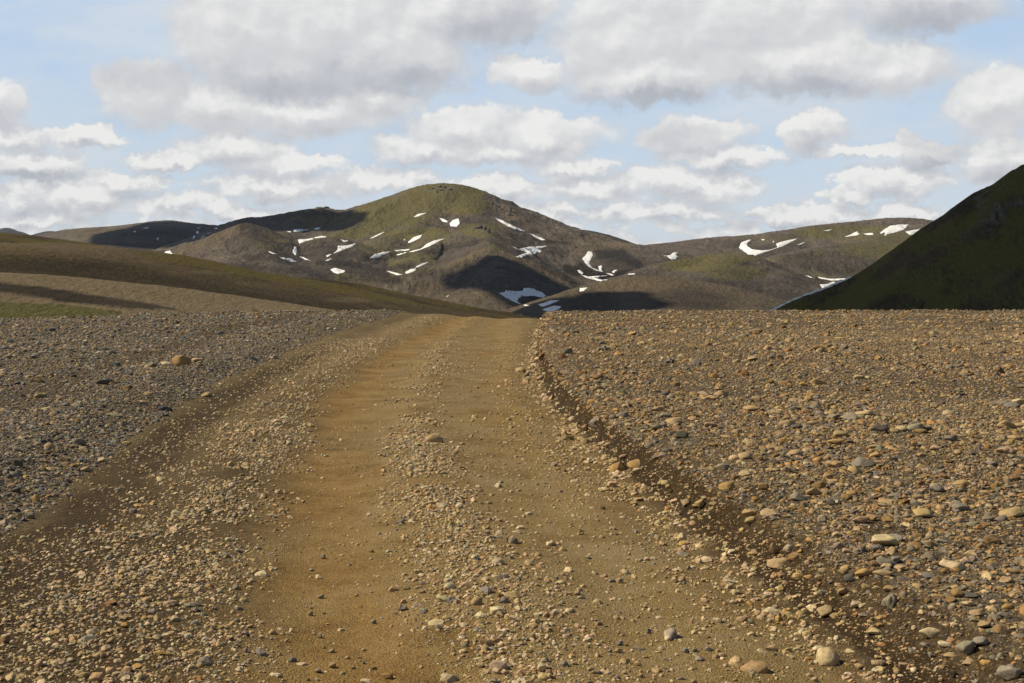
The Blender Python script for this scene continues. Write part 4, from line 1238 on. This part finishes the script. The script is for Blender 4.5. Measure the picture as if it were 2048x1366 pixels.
LABELS = {
 (362, 721): ('big rounded orange boulder with a mossy foot left of the road', 'the big orange boulder'),
 (393, 720): ('flat-topped tan stone leaning against the right side of the big orange boulder', None),
 (334, 725): ('low white-grey stone lying just left of the big orange boulder', None),
 (203, 764): ('dark grey angular rock alone on the gravel left of the road', 'the dark left rock'),
 (413, 789): ('tan stone on the edge of the brown dirt strip left of the road', 'the tan dirt-edge stone'),
 (72, 996): ('bright orange stone on the grey gravel berm at the left edge', 'the orange berm stone'),
 (1190, 842): ('pale grey angular boulder leaning on the cut bank in the ditch', 'the grey ditch boulder'),
 (1273, 927): ('rounded orange-tan boulder resting on smaller stones in the right ditch', 'the orange ditch boulder'),
 (1276, 940): ('pale stone tucked under the front of the orange-tan ditch boulder', None),
 (1171, 850): ('small tan stone propped against the left of the grey ditch boulder', None),
 (1770, 1080): ('large pale wedge-shaped stone on the right gravel slope', 'the pale wedge stone'),
 (1861, 1265): ('large pale rounded boulder by the damp ditch at lower right', 'the pale ditch boulder'),
 (2019, 1343): ('large grey angular boulder in the bottom right corner', 'the corner boulder'),
 (1733, 825): ('longest flat tan slab lying far out on the right gravel', 'the long tan slab'),
 (1846, 1026): ('domed tan boulder half buried in the right gravel', 'the domed tan boulder'),
 (2022, 1024): ('broad tan dome of rock at the right edge of the picture', 'the right-edge dome'),
 (1727, 925): ('big flat grey block among tan stones on the right gravel', 'the flat grey block'),
 (1932, 1294): ('lumpy grey cluster stone between damp patches at lower right', 'the lumpy cluster stone'),
 (1539, 1025): ('knobbly tan stone at the top edge of the right bank', 'the knobbly bank stone'),
 (1550, 1092): ('tilted flat brown stone standing on edge at the bank foot', 'the tilted brown stone'),
 (1939, 1186): ('dark grey slab lying on the lower right gravel', 'the dark slab'),
 (1779, 1200): ('tall lumpy grey stone at the foot of the right bank', 'the tall lumpy stone'),
 (1791, 1119): ('round blue-grey cobble below the large pale wedge stone', 'the blue-grey cobble'),
 (1265, 667): ('orange block standing near the crest of the right gravel', 'the orange crest block'),
 (2011, 899): ('big lumpy tan stone near the right edge half-way down', 'the lumpy edge stone'),
 (1364, 869): ('dark grey blocky stone on top of the right bank', 'the dark bank block'),
 (776, 1352): ('brown angular cobble at the bottom of the centre gravel ridge', 'the brown ridge cobble'),
 (1084, 1335): ('largest pale cobble on the nearest end of the centre ridge', 'the pale ridge cobble'),
 (665, 1330): ('pointed tan stone standing in the nearest part of the left wheel track', 'the pointed track stone'),
 (646, 1113): ('grey stone alone half-way up the left wheel track', 'the lone track stone'),
 (1278, 1295): ('flat grey stone pressed into the near right wheel track', 'the pressed grey stone'),
 (1349, 1160): ('pale block-like stone standing in the right wheel track', 'the pale track block'),
 (197, 1310): ('lumpy tan stone in the bottom left gravel', 'the lumpy left stone'),
 (872, 1244): ('wide flat pale stone on the left edge of the centre ridge', 'the wide flat stone'),
 (1030, 1236): ('wide lumpy pale stone on the right edge of the centre ridge', 'the wide lumpy stone'),
 (1081, 757): ('pale block in the little heap at the far bank foot', 'the far stone heap'),
 (36, 925): ('dark round stone on the berm at the left picture edge', 'the dark berm stone'),
}
LAND = [(k, v[1]) for k, v in LABELS.items() if v[1]]
USED_LABELS = set(v[0] for v in LABELS.values())
SHAPE = dict(r='round', s='slab', b='block', l='lumpy')
SWORD = dict(r='rounded', s='flat', b='angular', l='lumpy')


def stone_label(px, py, w, c, sh):
    key = (px, py)
    if key in LABELS:
        return LABELS[key][0]
    size = 'large' if w > 32 else 'medium' if w > 20 else 'small' if w > 11 else 'tiny'
    for (lx, ly), nm in sorted(LAND, key=lambda q: math.hypot(q[0][0] - px, (q[0][1] - py) * 1.6)):
        dx, dy = px - lx, (py - ly) * 1.6
        dist = math.hypot(dx, dy)
        how = 'close' if dist < 55 else 'some way' if dist < 150 else 'well'
        if abs(dx) > 2 * abs(dy):
            rel = 'left of' if dx < 0 else 'right of'
        elif abs(dy) > 2 * abs(dx):
            rel = 'in front of' if dy > 0 else 'behind'
        else:
            rel = ('in front and ' if dy > 0 else 'behind and ') + ('left of' if dx < 0 else 'right of')
        lab = f"{size} {SWORD[sh]} {CNAME[c]} stone {how} {rel} {nm}"
        if lab not in USED_LABELS:
            USED_LABELS.add(lab)
            return lab
    return lab


def place_stone(px, py, w, h, c, sh, xyz=None, rr=random):
    if xyz is None:
        x, d, z = solve(px, py + h * 0.35)
    else:
        x, d, z = xyz
    sx = w * d / F / 2
    th = math.atan2(EYE, d)
    sy = sx * rr.uniform(0.75, 1.0)
    H = h * d / F / 2
    sz2 = H * H - (sy * math.sin(th)) ** 2
    sz = max(math.sqrt(sz2) / math.cos(th) if sz2 > 0 else 0, sx * (0.30 if sh == 's' else 0.45))
    o = bpy.data.objects.new('stone', rr.choice(PROTO[SHAPE[sh]]))
    COL.objects.link(o)
    o.location = (x, d, z + sz * (0.55 if sh != 's' else 0.30))
    o.rotation_euler = (rr.uniform(-0.15, 0.15), rr.uniform(-0.15, 0.15), rr.choice((0, math.pi)) + rr.uniform(-0.5, 0.5))
    o.scale = (sx, sy, sz)
    k = rr.uniform(0.85, 1.12)
    cc = RGB[c]
    o.color = (cc[0] * k, cc[1] * k * rr.uniform(0.96, 1.05), cc[2] * k * rr.uniform(0.88, 1.12), 1)
    tag(o, stone_label(px, py, w, c, sh), 'stone', 'loose stones along the gravel road')
    return o


NSTONE = 0
TAKEN = []
for row in STONES.replace('\n', ';').split(';'):
    q = row.split()
    o = place_stone(*map(int, q[:4]), q[4], q[5])
    TAKEN.append((o.location.x, o.location.y, o.scale.x))
    NSTONE += 1


# ------------------------------------------------------------------ pebbles and gravel beyond counting
def pebble_group(mat, sub):
    g = bpy.data.node_groups.new('pebble_scatter', 'GeometryNodeTree')
    g.interface.new_socket('Geometry', in_out='INPUT', socket_type='NodeSocketGeometry')
    g.interface.new_socket('Geometry', in_out='OUTPUT', socket_type='NodeSocketGeometry')
    n, L = g.nodes.new, g.links.new
    gi, go = n('NodeGroupInput'), n('NodeGroupOutput')
    join = n('GeometryNodeJoinGeometry')
    pos = n('GeometryNodeInputPosition')
    for i in range(12):
        ic = n('GeometryNodeMeshIcoSphere')
        ic.inputs['Subdivisions'].default_value = sub
        add_ = n('ShaderNodeVectorMath')
        add_.operation = 'ADD'
        L(pos.outputs[0], add_.inputs[0])
        add_.inputs[1].default_value = (i * 11.7, i * 5.1, -i * 3.3)
        nz = n('ShaderNodeTexNoise')
        nz.inputs['Scale'].default_value = 1.5
        nz.inputs['Detail'].default_value = 2.5
        L(add_.outputs[0], nz.inputs['Vector'])
        m = n('ShaderNodeMath')
        m.operation = 'MULTIPLY_ADD'
        L(nz.outputs[0], m.inputs[0])
        m.inputs[1].default_value = 3.2
        m.inputs[2].default_value = -1.6
        sc = n('ShaderNodeVectorMath')
        sc.operation = 'SCALE'
        L(pos.outputs[0], sc.inputs[0])
        L(m.outputs[0], sc.inputs['Scale'])
        sp = n('GeometryNodeSetPosition')
        L(ic.outputs[0], sp.inputs['Geometry'])
        L(sc.outputs[0], sp.inputs['Offset'])
        last = sp
        if i % 3:
            ch = n('GeometryNodeConvexHull')
            L(last.outputs[0], ch.inputs[0])
            last = ch
        ss = n('GeometryNodeSetShadeSmooth')
        ss.inputs['Shade Smooth'].default_value = (i % 4 == 0)
        L(last.outputs[0], ss.inputs['Geometry'])
        sm = n('GeometryNodeSetMaterial')
        sm.inputs['Material'].default_value = mat
        L(ss.outputs[0], sm.inputs['Geometry'])
        g2 = n('GeometryNodeGeometryToInstance')
        L(sm.outputs[0], g2.inputs[0])
        L(g2.outputs[0], join.inputs[0])
    iop = n('GeometryNodeInstanceOnPoints')
    L(gi.outputs[0], iop.inputs['Points'])
    L(join.outputs[0], iop.inputs['Instance'])
    iop.inputs['Pick Instance'].default_value = True
    for nm, ty, so in (('vid', 'INT', 'Instance Index'), ('rot', 'FLOAT_VECTOR', 'Rotation'), ('scl', 'FLOAT_VECTOR', 'Scale')):
        a = n('GeometryNodeInputNamedAttribute')
        a.data_type = ty
        a.inputs['Name'].default_value = nm
        L(a.outputs['Attribute'], iop.inputs[so])
    L(iop.outputs[0], go.inputs[0])
    return g


PEB, Np, bp = new_mat('pebble')
_at = Np.n('ShaderNodeAttribute', attribute_name='col', attribute_type='INSTANCER')
_gp = Np.n('ShaderNodeNewGeometry')
_nb = Np.noise(_gp.outputs['Position'], 45, 4, 0.65)
_cc = Np.mix(Np.mapr(_nb, 0.33, 0.68), Np.mix(1.0, _at.outputs['Color'], (0.66, 0.63, 0.58), 'MULTIPLY'), Np.mix(1.0, _at.outputs['Color'], (1.2, 1.18, 1.14), 'MULTIPLY'))
Np.link(_cc, bp.inputs['Base Color'])
bump(Np, bp, _nb, 0.5, 0.008)


def scatter_points():
    """candidate stones by size class: uniform on the ground seen by the camera and a little to each side"""
    out = []
    for (s0, s1, dens, dmax) in ((0.007, 0.013, 900, 9.5), (0.013, 0.024, 860, 17), (0.024, 0.042, 270, 38), (0.036, 0.075, 62, 17), (0.042, 0.075, 40, 58), (0.075, 0.13, 6.5, 66), (0.13, 0.21, 0.6, 66)):
        area = 0.43 * (dmax ** 2 - 4.0 ** 2) + 2.4 * (dmax - 4.0)
        n = int(area * dens)
        d = np.sqrt(RNG.uniform(4.0 ** 2, dmax ** 2, n))
        x = RNG.uniform(-1, 1, n) * (0.43 * d + 1.2)
        s = s0 * (s1 / s0) ** RNG.uniform(0, 1, n) ** 1.25
        out.append((x, d, s))
    return tuple(np.concatenate(v) for v in zip(*out))


X, D, SZ = scatter_points()
q = zones(X, D)
pn = fbm(X * 1.1, D * 0.8, 4, 200)
pn2 = fbm(X * 3.3, D * 2.6, 3, 210)
r = q['road']
wb = bank_width(D)
tr, tl = q['tr'], q['tl']
# gravel lies in windrows between the wheel tracks; little on the tracks themselves
prow = 0.05 + 1.0 * q['mid'] * sstep(-0.25, 0.15, pn + 0.25 * (D < 14)) + 0.9 * q['lr'] * sstep(-0.45, 0.12, pn + 0.3 * pn2) + 0.05 * q['rt']
prow = prow + 0.30 * sstep(-1.1, -0.35, tr) * sstep(-0.30, 0.15, pn2 + pn) - 0.35 * q['lt'] + q['dark'] * (0.10 + 0.5 * np.clip(pn + 0.4 * pn2, -0.2, 0.5) + 0.45 * sstep(20, 36, D)) * (SZ < 0.04)
prow = prow + 0.75 * sstep(10.5, 6.5, D) * np.exp(-((X - line('lridge', D) + 0.45) / 0.75) ** 2)
prow = np.clip(prow, np.where(SZ < 0.024, 0.055, 0.026), 1.0)
prow = prow * np.where(SZ > 0.026, 0.62, 0.9) * np.where(SZ > 0.045, 0.35, 1.0) * np.where(SZ > 0.07, 0.15, 1.0)
ditch = np.exp(-((tr + 0.10) / 0.16) ** 2) * sstep(-0.15, 0.15, pn2 + 0.1)
pbank = np.where(tr / wb < 0.75, np.where(SZ < 0.042, 0.30, 0.12) + 0.55 * sstep(14, 8, D), 0.92)
pn3 = fbm(X * 0.45 + 9, D * 0.4, 3, 220)
coarse = np.where(SZ > 0.038, 0.35 + 1.5 * sstep(-0.15, 0.30, pn3), 1.0)
pfield = np.clip(pbank * (0.78 + 1.0 * pn) * coarse, 0.08, 1.0) * (1 - 0.72 * sstep(0.22, 0.36, pn2 * 0.5 + pn * 0.7))
pleft = np.clip(0.92 + 0.3 * pn, 0, 1) * (1 - 0.6 * sstep(0.15, 0.35, pn) * sstep(1.5, 2.5, tl)) * np.where((SZ > 0.06) & (tl < 1.6), 0.5, 1.0)
pleft = pleft * (1 - 0.72 * np.exp(-((X - line('old', D)) / 0.5) ** 2) * sstep(14, 20, D))
prob = np.where(tr > 0.05, np.maximum(pfield, ditch), np.where(tl > 0.0, pleft, np.maximum(prow, ditch * 0.8)))
keep = RNG.uniform(size=len(X)) < prob
X, D, SZ = X[keep], D[keep], SZ[keep]
q = {k: v[keep] for k, v in q.items()}
pn = pn[keep]
Z = ground_z(X, D)
PXs = CX + F * X / D
PYs = HY - (Z - EYE) * F / D
PAL = np.array([RGB[k] for k in 'tpgbowd'])
WT = dict(field=[0.28, 0.11, 0.30, 0.08, 0.035, 0.16, 0.035], road=[0.48, 0.38, 0.13, 0.0, 0.01, 0.01, 0.0], left=[0.20, 0.13, 0.35, 0.15, 0.02, 0.09, 0.06])
CI = np.zeros(len(X), int)
zone = np.where(q['tr'] > 0.05, 0, np.where(q['tl'] > 0.0, 2, 1))
for i, nm in enumerate(('field', 'road', 'left')):
    mk = zone == i
    CI[mk] = RNG.choice(7, mk.sum(), p=np.array(WT[nm]) / sum(WT[nm]))
mk = np.abs(q['tr'] + 0.10) < 0.26
CI[mk] = RNG.choice([0, 1, 4], mk.sum(), p=[0.52, 0.42, 0.06])
# the largest in the picture become stones of their own until there are 300
wpx = 2 * SZ * 0.5 * F / D
free = np.ones(len(X), bool)
for (tx, ty, ts) in TAKEN:
    free &= np.hypot(X - tx, D - ty) > ts * 0.9 + SZ * 0.4
inview = (PXs > 8) & (PXs < 2040) & (PYs < 1356)
cand = np.argsort(-(wpx * (inview & free & (zone != 1))))
SING = cand[:max(0, 300 - NSTONE)]
rs = random.Random(5)
for i in SING:
    c = 'tpgbowd'[CI[i]]
    sh = rs.choice('rrrbsl')
    w = float(wpx[i])
    place_stone(int(PXs[i]), int(PYs[i]), w, w * rs.uniform(0.38, 0.6), c, sh, (float(X[i]), float(D[i]), float(Z[i])), rs)
free[SING] = False


def pebbles(name, mk, label):
    k = np.where(mk & free)[0]
    n = len(k)
    me = bpy.data.meshes.new(name)
    me.vertices.add(n)
    s = SZ[k] * 0.5
    fl = RNG.uniform(0.40, 0.80, n) * np.where(zone[k] == 1, 1.08, 1.0)
    scl = np.stack([s * RNG.uniform(0.85, 1.25, n), s * RNG.uniform(0.65, 1.0, n), s * fl], 1)
    me.vertices.foreach_set('co', np.stack([X[k], D[k], Z[k] + scl[:, 2] * np.where(zone[k] == 0, 0.18, 0.22)], 1).astype(np.float32).ravel())
    rot = np.stack([RNG.normal(0, 0.22, n), RNG.normal(0, 0.22, n), RNG.uniform(0, 6.28, n)], 1)
    col = PAL[CI[k]] * np.array([(0.88, 0.84, 0.80), (1.0, 1.0, 1.0), (0.78, 0.81, 0.90)])[zone[k]] * RNG.uniform(0.72, 1.18, n)[:, None] * RNG.uniform(0.93, 1.07, (n, 3))
    for nm, ty, arr in (('rot', 'FLOAT_VECTOR', rot), ('scl', 'FLOAT_VECTOR', scl)):
        a = me.attributes.new(nm, ty, 'POINT')
        a.data.foreach_set('vector', arr.astype(np.float32).ravel())
    a = me.attributes.new('vid', 'INT', 'POINT')
    a.data.foreach_set('value', RNG.integers(0, 12, n).astype(np.int32))
    attr_color(me, 'col', np.c_[col, np.ones(n)])
    o = add(name, me)
    md = o.modifiers.new('scatter', 'NODES')
    md.node_group = PGROUP
    print('PEBBLES', name, n)
    tag(o, label, 'gravel', kind='stuff')


PGROUP = pebble_group(PEB, 2)
pebbles('pebble_field', zone == 0, 'countless tan and grey pebbles covering the flat right of the road')
pebbles('road_gravel', zone == 1, 'loose pale gravel in windrows between the wheel tracks')
pebbles('roadside_gravel', zone == 2, 'grey and tan pebbles on the berm and flat left of the road')


# ------------------------------------------------------------------ crags
CRAG, Nk, bk = new_mat('crag_rock')
_gk = Nk.n('ShaderNodeNewGeometry')
_nk = Nk.noise(_gk.outputs['Position'], 0.35, 6, 0.65)
_nk2 = Nk.noise(_gk.outputs['Position'], 2.0, 4, 0.65)
Nk.link(Nk.ramp(Nk.math('ADD', Nk.math('MULTIPLY', _nk, 0.6), Nk.math('MULTIPLY', _nk2, 0.4)), [(0.36, (0.085, 0.071, 0.056)), (0.5, (0.17, 0.145, 0.118)), (0.64, (0.29, 0.252, 0.205))]), bk.inputs['Base Color'])
bump(Nk, bk, Nk.math('ADD', _nk, Nk.math('MULTIPLY', _nk2, 0.4)), 0.8, 2.0)


def crag(blocks, label, seed):
    """one outcrop: jagged blocks (photo pixel, width, height) fused on the slope where they stand"""
    r = np.random.default_rng(seed)
    V0, F0 = ico(3)
    VV, FF, off, org = [], [], 0, None
    for (px, py, w, h) in blocks:
        loc, nor, ob = cast(px, py, 300)
        if loc is None:
            continue
        if org is None:
            org = np.array(loc)
        if abs(loc.y / org[1] - 1) > 0.08:
            loc = Vector(P(px, py, org[1] + 4))
        m = loc.y / F
        n = r.normal(size=(11, 3)) * (1, 1, 0.7)
        n /= np.linalg.norm(n, axis=1)[:, None]
        q = r.uniform(0.6, 1.0, 11) / np.clip(V0 @ n.T, 0.02, None)
        rad = np.clip(-np.log(np.exp(-24 * np.clip(q, 0, 4)).sum(1)) / 24, 0.4, 1.4)
        V = V0 * rad[:, None] * (1 + 0.12 * fbm(V0[:, 0] * 2 + seed, V0[:, 2] * 2 + V0[:, 1], 3, seed))[:, None]
        VV.append(V * (w * m / 2, w * m / 2, h * m * 0.75) + np.array(loc) - org)
        FF.append(F0 + off)
        off += len(V)
    me = mesh_np('rock_outcrop', np.concatenate(VV), np.concatenate(FF), False)
    o = add('rock_outcrop', me, CRAG)
    o.location = org
    tag(o, label, 'rock outcrop', 'crags on the mountains')


crag([(1013, 426, 5, 9), (1020, 425, 6, 13), (1016, 430, 12, 6), (1022, 431, 5, 6)], 'twin rock pinnacle on the right shoulder of the main peak', 1)
crag([(1052, 441, 4, 6), (1056, 443, 4, 5)], 'small dark knob of rock lowest on the right shoulder skyline', 2)
crag([(984, 407, 7, 4), (991, 411, 7, 4), (997, 415, 6, 5), (1001, 418, 4, 4)], 'dark jagged rock rib along the skyline right of the summit', 3)
crag([(962, 456, 14, 8), (970, 459, 10, 8), (953, 457, 9, 6), (977, 464, 8, 6)], 'grey crag crowning the lower pointed summit', 4)
crag([(878, 373, 9, 3), (890, 375, 8, 3), (866, 377, 7, 3), (884, 380, 9, 4), (900, 379, 7, 3), (873, 384, 6, 3), (893, 386, 7, 3)], 'pale broken rock capping the main summit', 5)
crag([(1985, 436, 14, 20), (1995, 428, 14, 22), (1975, 446, 12, 16), (2004, 436, 12, 18), (1990, 448, 16, 14), (1968, 455, 10, 10), (2012, 424, 10, 12)], 'biggest grey crag on the dark right mountain', 6)
crag([(2030, 411, 12, 8), (2042, 407, 14, 10), (2022, 415, 8, 7)], 'low crag at the right edge of the dark mountain', 7)
crag([(1958, 398, 8, 8), (1966, 392, 8, 9), (1974, 388, 9, 8)], 'small crag high up near the crest of the dark mountain', 8)
crag([(640, 417, 16, 4), (652, 417, 12, 4), (625, 420, 14, 4)], 'dark rock edge on the skyline above the shaded saddle', 9)
#@@REST
